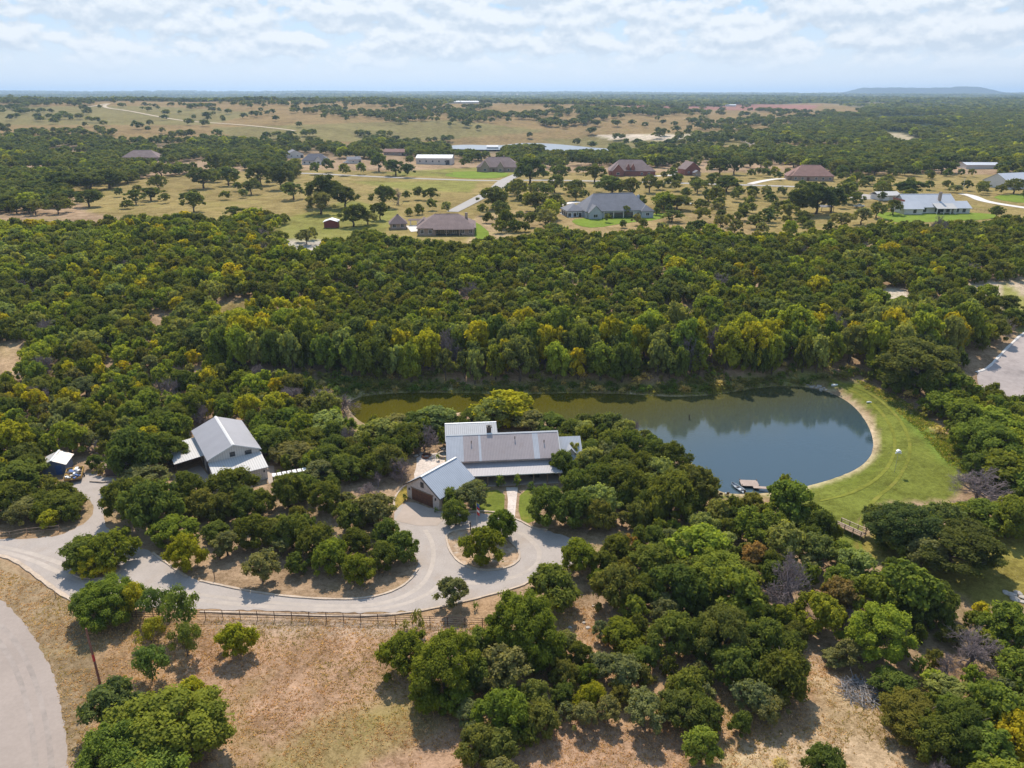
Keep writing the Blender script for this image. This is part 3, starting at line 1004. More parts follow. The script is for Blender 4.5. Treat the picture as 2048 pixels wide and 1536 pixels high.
def hip_roof(b, x0, x1, y0, y1, ze, zr, m=0, ridge=None, t=0.2):
    """closed hip roof solid; ridge = inset of the ridge ends"""
    d = (y1 - y0) / 2
    r = d if ridge is None else ridge
    r = min(r, (x1 - x0) / 2 - 0.05)
    ym = (y0 + y1) / 2
    A, B, C, D = (x0, y0, ze), (x1, y0, ze), (x1, y1, ze), (x0, y1, ze)
    E, F_ = (x0 + r, ym, zr), (x1 - r, ym, zr)
    for f in ((A, B, F_, E), (B, C, F_), (C, D, E, F_), (D, A, E)):
        b.poly(f, m)
    lo = [(p[0], p[1], p[2] - t) for p in (A, B, C, D)]
    for i in range(4):
        j = (i + 1) % 4
        b.poly([lo[i], lo[j], (A, B, C, D)[j], (A, B, C, D)[i]], m)
    b.poly(lo[::-1], m)


# ------------------------------------------------------------------ the farmhouse
RZ = R(5.4)
fh = empty("farmhouse", "long stone farmhouse with weathered pinkish metal roof and full width front porch", "house", (-12.3, 129.9, 0), RZ)
b = MB()
W_, D_ = 21.4, 8.7
b.prism([(0, 0, -.2), (0, 0, 4.35), (0, D_ / 2, 7.2), (0, D_, 4.35), (0, D_, -.2)], (W_, 0, 0))
b.build("wall", M["limestone"], fh)
b = MB()
secs = [(-.35, 3.0, 1), (3.0, 6.0, 0), (6.0, 6.45, 1), (6.45, 16.7, 0), (16.7, 17.8, 1), (17.8, 21.8, 0)]
for xa, xb_, m in secs:
    slab(b, [(xa, -.75, 4.12), (xb_, -.75, 4.12), (xb_, D_ / 2, 7.52), (xa, D_ / 2, 7.52)], .16, m)
slab(b, [(-.35, D_ / 2 + .002, 7.52), (21.8, D_ / 2 + .002, 7.52), (21.8, D_ + .6, 4.25), (-.35, D_ + .6, 4.25)], .16, 1)
rf = b.build("roof", [M["roof_pink"], M["roof_light"]], fh)
MB().prism([(-.4, D_ / 2 - .28, 7.40), (-.4, D_ / 2, 7.60), (-.4, D_ / 2 + .28, 7.40)], (22.25, 0, 0)).build("ridge_cap", M["trim"], rf)
b = MB()
b.box(21.8, -.75, 3.9, 21.92, -.6, 4.14)
slab(b, [(21.8, -.75, 4.15), (21.95, -.75, 4.15), (21.95, D_ / 2, 7.56), (21.8, D_ / 2, 7.56)], .3)
b.build("rake_trim", M["trim"], rf)
b = MB()
b.box(7.8, 4.9, 6.6, 8.7, 5.8, 8.5)
ch = b.build("chimney", mat("dark_chimney_stone", (0.10, 0.07, 0.06), .9, .3, 4), fh)
b = MB()
b.box(7.7, 4.8, 8.5, 8.8, 5.9, 8.62).box(8.0, 5.1, 8.62, 8.5, 5.6, 8.85)
b.build("chimney_cap", M["dark_trim"], ch)
for vx, vy in ((4.6, 2.6), (13.2, 3.1), (18.9, 2.2)):
    vz = 4.12 + (vy + .75) * .667
    MB().tube([(vx, vy, vz - .2), (vx, vy, vz + .45)], .07, 8).tube([(vx, vy, vz + .45), (vx, vy, vz + .52)], .12, 8).build("vent_pipe", M["dark_trim"], rf)
# porch
b = MB()
slab(b, [(1.6, -3.75, 2.5), (21.7, -3.75, 2.5), (21.7, -.003, 3.4), (1.6, -.003, 3.4)], .12)
pr = b.build("porch_roof", M["roof_porch"], fh)
MB().box(1.6, -3.81, 2.32, 21.7, -3.752, 2.5).build("gutter", M["trim"], pr)
MB().box(2.4, -3.7, -.2, 21.5, 0, .22).build("porch_floor", M["concrete"], fh)
for x in (4.6, 7.4, 10.2, 13.4, 16.2, 18.9, 21.2):
    MB().box(x - .1, -3.5, .22, x + .1, -3.3, 2.42).box(x - .16, -3.56, .22, x + .16, -3.24, .5).build("porch_post", M["timber"], fh)
for x in (5.0, 8.4, 15.4, 18.8):
    window(fh, x, 0, 1.05, 1.1, 1.35)
door(fh, 12.1, 0, .22, 1.3, 2.1)
b = MB()
b.box(15.8, -1.3, .22, 17.6, -.6, .55).box(15.8, -.66, .55, 17.6, -.58, 1.05)
b.build("porch_bench", M["dark_trim"], fh)
# rear wing
b = MB()
b.prism([(0, 8.75, -.2), (0, 8.75, 3.7), (0, 15.3, 4.75), (0, 18.5, 3.4), (0, 18.5, -.2)], (10.0, 0, 0))
b.build("rear_wall", M["limestone"], fh)
b = MB()
slab(b, [(-.5, 8.75, 4.02), (10.4, 8.75, 4.02), (10.4, 15.4, 5.0), (-.5, 15.4, 5.0)], .14)
slab(b, [(-.5, 15.403, 5.0), (10.4, 15.403, 5.0), (10.4, 19.2, 3.35), (-.5, 19.2, 3.35)], .14)
rr_ = b.build("rear_roof", mat("rear_metal_roof", (0.33, 0.335, 0.35), 0.7, 0.08, 0.6, 0.0, 0.2, stripes=(0, 0.42, 0.04, 0.5)), fh)
MB().box(-.52, 15.2, 4.96, 10.42, 15.6, 5.07).build("ridge_cap", M["white"], rr_)
window(fh, 0, 13, 1.0, 1.4, 1.3, "x-")
# right wing with its dormer
b = MB()
b.prism([(21.45, -.6, -.2), (21.45, -.6, 2.5), (21.45, 4.4, 5.9), (21.45, 9.0, 2.7), (21.45, 9.0, -.2)], (4.6, 0, 0))
b.build("side_wall", M["limestone"], fh)
b = MB()
slab(b, [(21.98, -1.2, 2.35), (26.5, -1.2, 2.35), (26.5, 4.4, 6.15), (21.98, 4.4, 6.15)], .14)
slab(b, [(21.98, 4.402, 6.15), (26.5, 4.402, 6.15), (26.5, 9.6, 2.5), (21.98, 9.6, 2.5)], .14)
sr = b.build("side_roof", M["roof_light"], fh)
b = MB()
b.prism([(22.9, .9, 3.4), (24.1, .9, 5.05), (25.4, .9, 3.4)], (0, 3.0, 0))
b.build("dormer", M["limestone"], sr)
b = MB()
slab(b, [(22.5, .6, 3.35), (24.1, .6, 5.3), (24.1, 4.3, 5.3), (22.5, 4.3, 3.35)], .12)
slab(b, [(24.102, .6, 5.3), (25.8, .6, 3.35), (25.8, 4.3, 3.35), (24.102, 4.3, 5.3)], .12)
b.build("dormer_roof", M["roof_light"], sr)
window(fh, 23.9, -.6, 1.1, 1.2, 1.2)
MB().box(0.6, -.5, -.2, 2.2, 0, .9).build("plinth", M["rock"], fh)
HOUSES.append((880, 835, 1160, 985, 128))

# ------------------------------------------------------------------ the garage
ga = empty("garage", "gabled stone garage with wide brown door and ribbed grey roof, joined to the farmhouse porch", "garage", (-13.15, 118.3, 0), R(-36.9))
GW, GL = 8.0, 9.4
b = MB()
b.prism([(-GW, 0, -.2), (-GW, 0, 2.75), (-GW / 2, 0, 5.4), (0, 0, 2.75), (0, 0, -.2)], (0, GL, 0))
b.build("wall", M["limestone"], ga)
b = MB()
gable_roof(b, -GW - .55, .55, -.35, GL + .2, 2.55, 5.62, .14, 0, "y")
gr = b.build("roof", M["roof_garage"], ga)
b = MB()
for s in (0, 1):
    x0, x1 = (-GW - .6, -GW / 2) if s == 0 else (.6, -GW / 2)
    b.prism([(x0, -.42, 2.3), (x0, -.42, 2.57), (x1, -.42, 5.68), (x1, -.42, 5.42)], (0, .066, 0))
b.build("rake_trim", M["dark_trim"], gr)
MB().box(-GW / 2 - .2, -.3, 5.55, -GW / 2 + .2, GL + .1, 5.67).build("ridge_cap", M["trim"], gr)
gd = MB().box(-6.7, -.06, 0, -1.5, .02, 2.35).build("garage_door", M["door_wood"], ga)
b = MB()
for z in (.55, 1.15, 1.75):
    b.box(-6.68, -.075, z, -1.52, -.061, z + .03)
for x in (-5.4, -4.1, -2.8):
    b.box(x - .02, -.085, .02, x + .02, -.076, 2.33)
b.build("panel_groove", M["dark_trim"], gd)
MB().box(-6.9, -.1, 2.36, -1.3, .02, 2.55).build("lintel", M["timber"], ga)
window(ga, -GW / 2, 0, 3.25, .8, 1.1)
for x in (-7.3, -.75):
    MB().box(x - .1, -.22, 1.75, x + .1, 0, 2.1).prism([(x - .14, -.26, 2.1), (x + .14, -.26, 2.1), (x, -.11, 2.25)], (0, .26, 0)).build("wall_lamp", M["dark_trim"], ga)
window(ga, 0, 3.2, 1.0, 1.0, 1.1, "x+")
window(ga, 0, 6.2, 1.0, 1.0, 1.1, "x+")
HOUSES.append((808, 925, 945, 1030, 117))

# ------------------------------------------------------------------ the metal barn
ba = empty("metal_barn", "tall metal barn with grey gable roof and pale lean-to left of the farmhouse", "barn", (-58.6, 129.3, 0), R(31.7))
b = MB()
b.prism([(.25, .15, -.2), (.25, .15, 4.45), (5.0, .15, 6.35), (9.85, .15, 4.45), (9.85, .15, -.2)], (0, 15.7, 0))
b.build("wall", M["siding"], ba)
b = MB()
gable_roof(b, -.1, 10.2, -.1, 16.1, 4.42, 6.55, .12, 0, "y")
br = b.build("roof", M["roof_barn"], ba)
MB().prism([(4.75, -.14, 6.47), (5.05, -.14, 6.62), (5.35, -.14, 6.47)], (0, 16.3, 0)).build("ridge_cap", M["trim"], br)
b = MB()
b.prism([(-.14, -.16, 4.2), (-.14, -.16, 4.44), (5.05, -.16, 6.58), (5.05, -.16, 6.34)], (0, .055, 0))
b.prism([(10.24, -.16, 4.2), (10.24, -.16, 4.44), (5.051, -.16, 6.58), (5.051, -.16, 6.34)], (0, .055, 0))
b.build("rake_trim", M["trim"], br)
window(ba, 4.7, .15, 4.0, 1.0, .95)
window(ba, 7.7, .15, 3.75, 1.25, .85)
b = MB()
b.prism([(.3, -.003, 3.55), (.3, -4.85, 2.55), (.3, -4.85, -.2), (.3, -.003, -.2)], (9.5, 0, 0))
b.build("lean_to_wall", M["siding"], ba)
b = MB()
slab(b, [(.05, -5.1, 2.62), (10.05, -5.1, 2.62), (10.05, .145, 3.72), (.05, .145, 3.72)], .1)
lr = b.build("lean_to_roof", M["roof_lean"], ba)
MB().box(.05, -5.16, 2.46, 10.05, -5.103, 2.6).build("gutter", M["trim"], lr)
MB().box(9.1, -4.97, 1.6, 9.35, -4.86, 1.95).build("wall_lamp", M["dark_trim"], ba)
b = MB()
slab(b, [(-5.4, 5.2, 2.75), (.2, 5.2, 3.25), (.2, 15.2, 3.25), (-5.4, 15.2, 2.75)], .1)
b.build("carport_roof", M["roof_lean"], ba)
for y in (5.5, 10, 14.9):
    MB().box(-5.2, y - .08, -.2, -5.04, y + .08, 2.66).build("carport_post", M["rust"], ba)
door(ba, .25, 2.4, 0, 3.0, 3.2, "dark_trim", "roller_door", "x-")
door(ba, .25, 7.5, 0, 1.1, 2.1, "dark_trim", "door", "x-")
HOUSES.append((362, 832, 542, 940, 128))

# ------------------------------------------------------------------ sheds by the trailer
sx, sy = GZ(133, 948, 0)
sh = empty("garden_shed", "small bluish board shed with rusty streaked metal roof at the left edge", "shed", (sx, sy, 0), R(12))
b = MB()
b.prism([(-4.2, 0, -.1), (-4.2, 0, 2.3), (-2.1, 0, 3.15), (0, 0, 2.3), (0, 0, -.1)], (0, 4.2, 0))
b.build("wall", M["shed_blue"], sh)
b = MB()
gable_roof(b, -4.6, .45, -.35, 4.5, 2.2, 3.3, .1, 0, "y")
r_ = b.build("roof", mat("rusty_roof", (0.52, 0.5, 0.48), .5, .1, 1, .2, dirt=((0.4, 0.24, 0.12), .7, .7), stripes=(1, .4, .02, .2)), sh)
MB().box(-2.25, -.4, 3.26, -1.9, 4.55, 3.37).build("ridge_cap", M["white"], r_)
door(sh, -1.2, 0, 0, 1.1, 1.95, "blue")
HOUSES.append((84, 900, 142, 940, 131))

hx, hy = GZ(212, 953, 0)
hut = empty("wooden_hut", "low brown board hut half hidden beneath junipers left of the metal barn", "hut", (hx, hy, 0), R(4))
MB().prism([(0, 0, 0), (0, 0, 2.0), (0, 3, 2.4), (0, 3, 0)], (3.9, 0, 0)).build("wall", mat("old_boards", (0.12, 0.085, 0.075), .9, .3, 4, stripes=(0, .2, .015, .5)), hut)
b = MB()
slab(b, [(-.25, -.25, 2.05), (4.15, -.25, 2.05), (4.15, 3.2, 2.52), (-.25, 3.2, 2.52)], .08)
b.build("roof", M["timber"], hut)
door(hut, 2.6, 0, 0, .9, 1.7, "dark_trim")
# utility trailer and its heap
tx, ty = GZ(147, 966, 0)
tr = empty("utility_trailer", "flat utility trailer with low sides parked beside the bluish shed", "trailer", (tx, ty, 0), R(22))
b = MB()
b.box(-1.5, 0, .55, 1.5, 4.6, .7)
b.build("bed", M["timber"], tr)
b = MB()
b.box(-1.5, .0, .7, -1.42, 4.6, 1.25).box(1.42, 0, .7, 1.5, 4.6, 1.25).box(-1.42, 4.52, .7, 1.42, 4.6, 1.25).box(-1.42, 0, .7, 1.42, .08, 1.05)
b.build("side_rail", M["yellow"], tr)
for x in (-1.66, 1.66):
    b = MB()
    b.tube([(x - .1, 2.4, .35), (x + .1, 2.4, .35)], .35, 14)
    wh = b.build("wheel", M["rubber"], tr)
    MB().tube([(x - .11, 2.4, .35), (x + .11, 2.4, .35)], .18, 10).build("rim", M["silver"], wh)
b = MB()
b.prism([(-.5, 4.6, .58), (.5, 4.6, .58), (.06, 6, .58), (-.06, 6, .58)], (0, 0, .1))
b.build("drawbar", M["dark_trim"], tr)
rg = random.Random(5)
b = MB()
for i in range(46):
    x, y = rg.uniform(-1.1, 1.1), rg.uniform(.4, 4.2)
    z = .7 + rg.uniform(0, .5)
    b.obox((x, y), rg.uniform(0, 3.1), rg.uniform(.15, .8), rg.uniform(.08, .35), z - .02, z + rg.uniform(.08, .3), rg.choice([0, 0, 1, 2, 3, 4]))
b.build("scrap_heap", [M["yellow"], M["blue"], M["white"], M["timber"], M["dark_trim"]], loc=(tx, ty, 0), label="heap of yellow, white and blue scraps piled on the flat trailer", cat="scrap heap").rotation_euler = (0, 0, R(22))
HOUSES.append((130, 935, 170, 970, 125))
b = MB()
P = [G(180, 964), G(205, 966), G(250, 961)]
b.tube([(*P[0], .18), (*P[1], .16), (*P[2], .2)], .14, 8)
b.build("fallen_log", M["kerbstone"], label="long pale log lying before the low brown hut", cat="log")

# ------------------------------------------------------------------ slatted arbour right of the barn
A0, A1 = GZ(548, 975, 0), GZ(616, 962, 0)
an = math.atan2(A1[1] - A0[1], A1[0] - A0[0])
LA = math.hypot(A1[0] - A0[0], A1[1] - A0[1])
ar = empty("garden_arbour", "narrow tan arbour with pale slatted top between metal barn and farmhouse", "arbour", (*A0, 0), an)
for x in np.linspace(0.1, LA - .1, 4):
    for y in (0.05, .95):
        MB().box(x - .06, y - .06, -.1, x + .06, y + .06, 2.3).build("post", M["timber"], ar)
for k, x in enumerate(np.linspace(0, LA - .75, 7)):
    MB().box(x, -.15, 2.36, x + .72, 1.15, 2.42).build("roof_slat", M["white"] if k in (0, 6) else M["trim"], ar)
MB().box(0, 0, 2.28, LA, .1, 2.355).box(0, .9, 2.28, LA, 1.0, 2.355).build("beam", M["kerbstone"], ar)
HOUSES.append((545, 938, 617, 952, 127))


# ------------------------------------------------------------------ fences
def rail_fence(name, px, n, ph, rails, rpost, rrail, m, label, cat="fence", bury=.3):
    P = np.array([G(*p) for p in px])
    seg = np.r_[0, np.cumsum(np.hypot(*np.diff(P, axis=0).T))]
    s = np.linspace(0, seg[-1], n)
    Q = np.stack([np.interp(s, seg, P[:, 0]), np.interp(s, seg, P[:, 1])], 1)
    Z = height(Q[:, 0], Q[:, 1])
    root = empty(name, label, cat, (Q[0][0], Q[0][1], Z[0]))
    O = np.array([Q[0][0], Q[0][1], Z[0]])
    L = np.c_[Q, Z] - O
    for p in L:
        MB().tube([p + (0, 0, -bury), p + (0, 0, ph)], rpost, 8).build("post", M[m], root)
    for hgt in rails:
        MB().tube([p + (0, 0, hgt) for p in L], rrail, 6).build("rail", M[m], root)
    return root


rail_fence("pipe_fence", [(205, 1236), (275, 1237), (480, 1238), (640, 1241), (800, 1247), (970, 1254), (1000, 1256)], 24, 1.5, (.35, .72, 1.08, 1.46), .05, .035, "rust", "long rust brown pipe fence with four rails along the gravel drive")
rail_fence("wooden_fence", [(-40, 1076), (24, 1075), (60, 1068), (120, 1063)], 6, 1.25, (.55, 1.15), .07, .05, "timber", "weathered wooden rail fence above the drive at the left edge")
rail_fence("garden_fence", [(622, 966), (640, 968), (672, 966), (700, 962)], 6, 1.1, (.5, 1.05), .06, .05, "kerbstone", "low pale wooden fence right of the slatted arbour")

# ------------------------------------------------------------------ poles, flag, bird house
px_, py_ = GZ(200, 1367, 0)
pl = empty("utility_pole", "tall reddish brown wooden pole leaning up into a tree by the road", "utility pole", (px_, py_, 0))
MB().tube([(0, 0, -.5), (0, 0, 3.0), (-.05, 0, 8.6)], [.16, .14, .11], 12).build("shaft", M["pole"], pl)
MB().tube([(0, 0, 3.6), (-.012, 0, 4.6)], [.155, .15], 12).build("red_band", M["red"], pl)

fx, fy = GZ(954, 1056, 0)
fp = empty("flagpole", "thin silver flagpole with a drooping red and blue flag by the turning circle", "flagpole", (fx, fy, 0))
MB().tube([(0, 0, -.2), (0, 0, 5.1)], [.05, .03], 8).build("shaft", M["silver"], fp)
MB().tube([(0, 0, 5.1), (0, 0, 5.22)], [.06, .03], 8).build("finial", M["yellow"], fp)
b = MB()
for i, (y0, y1, m) in enumerate(((4.95, 4.2, 1), (4.2, 3.7, 0), (3.7, 3.3, 2), (3.3, 2.7, 0))):
    for k in range(4):
        xa, xb_ = .05 + k * .11, .05 + (k + 1) * .11
        o1, o2 = .08 * math.sin(k * 1.9), .08 * math.sin((k + 1) * 1.9)
        dr = .22 * k
        b.prism([(xa, o1, y1 - dr * .4), (xb_, o2, y1 - dr * .4 - .08), (xb_, o2, y0 - dr * .4 - .08), (xa, o1, y0 - dr * .4)], (0, .012, 0), m)
b.build("flag", [M["red"], M["blue"], M["white"]], fp)
bx, by = GZ(941, 1060, 0)
b = MB()
b.box(bx - .09, by - .09, 0, bx + .09, by + .09, 1.5).prism([(bx - .13, by - .13, 1.5), (bx + .13, by - .13, 1.5), (bx + .13, by + .13, 1.5), (bx - .13, by + .13, 1.5)], (0, 0, .1))
b.build("lamp_post", M["dark_trim"], label="short dark post at the edge of the turning circle bed", cat="post")
bx, by = G(430, 1160)
MB().tube([(bx, by, -.2), (bx, by, 1.5)], .06, 8).build("yard_post", M["rust"], label="short rusty post standing alone above the drive's lower kerb", cat="post")
bx, by = G(112, 1196)
MB().tube([(bx, by, -.2), (bx, by, 1.1)], .05, 8).build("marker_post", M["timber"], label="small brown marker post on the verge below the drive kerb", cat="post")

mx_, my_ = GZ(1789, 944, 0)
mz_ = hz1(mx_, my_)
mh = empty("bird_house", "white multi-room bird house on a slim pole on the grass dam", "bird house", (mx_, my_, mz_))
MB().tube([(0, 0, -.2), (0, 0, 4.4)], [.045, .035], 8).build("pole", M["silver"], mh)
b = MB()
b.box(-.42, -.3, 4.35, .42, .3, 4.4)
for x in (-.28, 0, .28):
    b.box(x - .12, -.22, 4.4, x + .12, .22, 4.72)
b.prism([(-.46, -.3, 4.72), (0, -.3, 4.98), (.46, -.3, 4.72)], (0, .6, 0))
b.build("nest_box", M["white"], mh, bevel=.02)
for x in (-.5, .5):
    MB().tube([(x, 0, 4.05), (x, 0, 4.2), (x, 0, 4.32)], [.06, .14, .05], 10).build("gourd", M["white"], mh)

# ------------------------------------------------------------------ dock, boat, benches, bridge
dx, dy = GZ(1503, 971, -.55)
dk = empty("floating_dock", "pinkish board dock with a gangway at the near shore of the pond", "dock", (dx, dy, -.55), R(-4))
MB().box(-1.9, -.2, -.12, 1.5, 2.2, .02).build("deck", M["deck"], dk)
MB().prism([(.2, -.9, -.02), (3.6, -1.7, .25), (3.6, -.8, .25), (.2, -.0, -.02)], (0, 0, -.1)).build("gangway", M["deck"], dk)
for x, y in ((-1.8, 2.1), (1.4, 2.1), (-1.8, -.1), (1.4, -.1)):
    MB().tube([(x, y, -1.3), (x, y, .3)], .07, 8).build("pile", M["timber"], dk)
bt = empty("small_boat", "small grey boat with dark deck moored at the left end of the dock", "boat", (dx - 2.75, dy - .25, WATER_Z), R(24))
secs_ = [(-1.9, .55, .34), (-1.0, .62, .36), (.2, .6, .38), (1.1, .42, .44), (1.8, .06, .55)]
b = MB()
pr_ = []
for yy, hw, hh in secs_:
    pr_.append([(-hw, yy, hh), (-hw * .75, yy, -.05), (hw * .75, yy, -.05), (hw, yy, hh), (hw * .86, yy, hh), (hw * .62, yy, .08), (-hw * .62, yy, .08), (-hw * .86, yy, hh)])
for i in range(len(pr_) - 1):
    for k in range(8):
        k2 = (k + 1) % 8
        b.poly([pr_[i][k], pr_[i][k2], pr_[i + 1][k2], pr_[i + 1][k]])
b.poly(pr_[0])
b.poly(pr_[-1][::-1])
b.build("hull", M["boat"], bt)
for yy in (-1.2, .1):
    MB().box(-.5, yy - .15, .2, .5, yy + .15, .26).build("seat", M["dark_trim"], bt)
MB().box(-.12, -2.2, .1, .12, -1.9, .7).build("outboard_motor", M["dark_trim"], bt)


def lawn_chair(u, v, label, rz):
    x, y = G(u, v)
    c = empty("lawn_chair", label, "chair", (x, y, hz1(x, y)), rz, "chairs on the pond shore")
    MB().box(-.3, -.25, .38, .3, .3, .43).build("seat", M["timber"], c)
    MB().prism([(-.3, .27, .4), (.3, .27, .4), (.3, .55, 1.05), (-.3, .55, 1.05)], (0, .05, 0)).build("backrest", M["timber"], c)
    for a in (-.26, .26):
        for q in (-.2, .24):
            MB().box(a - .03, q - .03, -.05, a + .03, q + .03, .38).build("leg", M["timber"], c)
    MB().box(-.22, -.2, .43, .22, .2, .5).build("cushion", M["white"], c)


lawn_chair(1441, 992, "brown lawn chair with white cushion, left of the pair on the pond shore", R(170))
lawn_chair(1453, 991, "brown lawn chair with white cushion, right of the pair on the pond shore", R(188))
x0, y0 = G(1676, 1056)
br_ = empty("footbridge", "grey wooden ramp with open railings among the trees beside the lawn", "footbridge", (x0, y0, 0), R(-52))
MB().box(-.2, -.8, .75, 4.6, .8, .87).build("deck", M["timber"], br_)
for y in (-.8, .8):
    for x in (0, 1.5, 3, 4.4):
        MB().box(x - .06, y - .06, -.1, x + .06, y + .06, 1.75).build("post", M["timber"], br_)
    MB().box(-.1, y - .08, 1.65, 4.6, y + .08, 1.74).box(-.1, y - .025, 1.25, 4.6, y + .025, 1.35).build("handrail", M["kerbstone"], br_)
HOUSES.append((1668, 1038, 1698, 1085, 112))
# dead snag in the water
sx, sy = GZ(1378, 838, WATER_Z)
b = MB()
b.tube([(0, 0, -.8), (.05, 0, .6), (.12, 0, 1.35)], [.14, .11, .05], 7).tube([(.04, 0, .5), (-.3, .1, .9), (-.42, .1, 1.2)], [.07, .05, .03], 6).tube([(.08, 0, .9), (.4, 0, 1.1)], [.05, .02], 6)
b.build("dead_snag", M["bark"], loc=(sx, sy, WATER_Z), label="dark dead snag standing in the pond water", cat="dead snag")


# ------------------------------------------------------------------ rocks and heaps
def rock_mesh(seed, flat=.6):
    rg = np.random.default_rng(seed)
    import bmesh
    bm = bmesh.new()
    bmesh.ops.create_icosphere(bm, subdivisions=2, radius=1)
    ax = rg.normal(size=(7, 3))
    ax /= np.linalg.norm(ax, axis=1)[:, None]
    for v in bm.verts:
        p = np.array(v.co)
        for a in ax:
            k = p @ a
            if k > .72:
                p = p - a * (k - .72) * .85
        p[2] *= flat
        v.co = p
    me = bpy.data.meshes.new("rock")
    bm.to_mesh(me)
    bm.free()
    me.materials.append(M["rock"])
    return me


ROCKS = [rock_mesh(s) for s in range(5)]
rg = random.Random(3)
ORD = ["first", "second", "third", "fourth", "fifth", "sixth", "seventh", "eighth", "ninth", "tenth", "eleventh", "twelfth", "thirteenth", "fourteenth", "fifteenth", "sixteenth", "seventeenth", "eighteenth", "nineteenth", "twentieth"]


def rocks(pts, size, where, group):
    pts = sorted(pts)
    for i, (u, v) in enumerate(pts):
        x, y = G(u, v)
        s = size * rg.uniform(.6, 1.3)
        o = link("rock", ROCKS[i % 5], None, (x, y, hz1(x, y) + .12 * s), "pale rock, %s from left of those %s" % (ORD[i], where), "rock", group)
        o.scale = (s * rg.uniform(.8, 1.4), s, s * .8)
        o.rotation_euler = (0, 0, rg.uniform(0, 6))


rocks([(1616, 770), (1622, 774), (1628, 772), (1633, 776), (1638, 773), (1643, 779), (1648, 776), (1652, 780), (1641, 783)], .62, "on the far pond shore", "rocks on the far pond shore")
rocks([(2012, 1186), (2024, 1191), (2036, 1188), (2046, 1196), (2030, 1199), (2044, 1204), (2058, 1192)], .6, "on the lawn at the right edge", "rocks on the lawn at the right edge")
rocks([(832, 912), (842, 908), (862, 916), (880, 908), (890, 917), (838, 968), (886, 898)], .5, "round the farmhouse patio", "rocks round the patio")
rocks([(1168, 1246), (1176, 1256), (1160, 1190), (1186, 1212), (1192, 1236), (1150, 1272), (1205, 1262), (1140, 1255)], .26, "in the clearing below the drive's right bend", "rocks in the lower clearing")
bx, by = G(1669, 772)
MB().box(-.8, -.15, 0, .8, .15, .4).prism([(-.8, -.15, .4), (.8, -.15, .4), (.75, 0, .5), (-.75, 0, .5)], (0, .15, 0)).build("white_log", M["white"], loc=(bx, by, hz1(bx, by)), label="short white log lying on the grass dam's far end", cat="log")
bx, by = G(1738, 806)
MB().tube([(-.6, 0, .2), (.1, .1, .24), (.6, -.1, .2)], [.18, .2, .12], 8).build("white_stump", M["white"], loc=(bx, by, hz1(bx, by)), label="small white stump lying on the grass slope of the dam", cat="stump")
fx, fy = G(853, 914)
b = MB()
for k in range(12):
    a = k * math.pi / 6
    b.obox((.85 * math.cos(a), .85 * math.sin(a)), a, .17, .2, 0, .38 + .05 * (k % 2))
fo = b.build("fire_pit", M["door_wood"], loc=(fx, fy, hz1(fx, fy) + .03), label="round brown stone fire pit on the flagstone patio", cat="fire pit")
fx, fy = G(889, 912)
b = MB()
for k in range(18):
    a = k * math.pi / 9
    b.obox((1.25 * math.cos(a), 1.25 * math.sin(a)), a, .2, .23, 0, .55)
tb = b.build("garden_tub", M["kerbstone"], loc=(fx, fy, .03), label="round pale stone pool beside the farmhouse's left end", cat="garden pool")
b = MB()
b.tube([(0, 0, .3), (0, 0, .42)], 1.08, 20)
b.build("pool_water", M["glass"], tb)


def brush_pile(u, v, rad, n, label):
    x, y = G(u, v)
    rg = np.random.default_rng(int(u))
    V, F, LT = [], [], []
    for i in range(n):
        a, r = rg.uniform(0, 6.28), rad * math.sqrt(rg.random())
        c = np.array([r * math.cos(a), r * math.sin(a), rg.uniform(.05, .8) * (1 - .6 * r / rad)])
        d = rg.normal(size=3) * (1, 1, .3)
        d /= np.linalg.norm(d)
        L = rg.uniform(.5, 1.5)
        tv, tf, tl = tube_np([c - d * L, c + rg.normal(size=3) * .08, c + d * L], [.05, .04, .02], 4)
        tv[:, 2] = np.maximum(tv[:, 2], .02)
        F += [q + sum(map(len, V)) for q in tf]
        V.append(tv)
        LT += tl
    me = mesh_np("brush_pile", np.concatenate(V), F, LT, [mat("bleached_branches", (.27, .25, .24), .9, .3, 3)])
    link("brush_pile", me, None, (x, y, hz1(x, y)), label, "brush pile")


brush_pile(1722, 1386, 2.4, 170, "heap of bleached cut branches in the clearing at the lower right")
brush_pile(965, 488, 5.0, 150, "grey heap of dead brush below the brown roofed house")


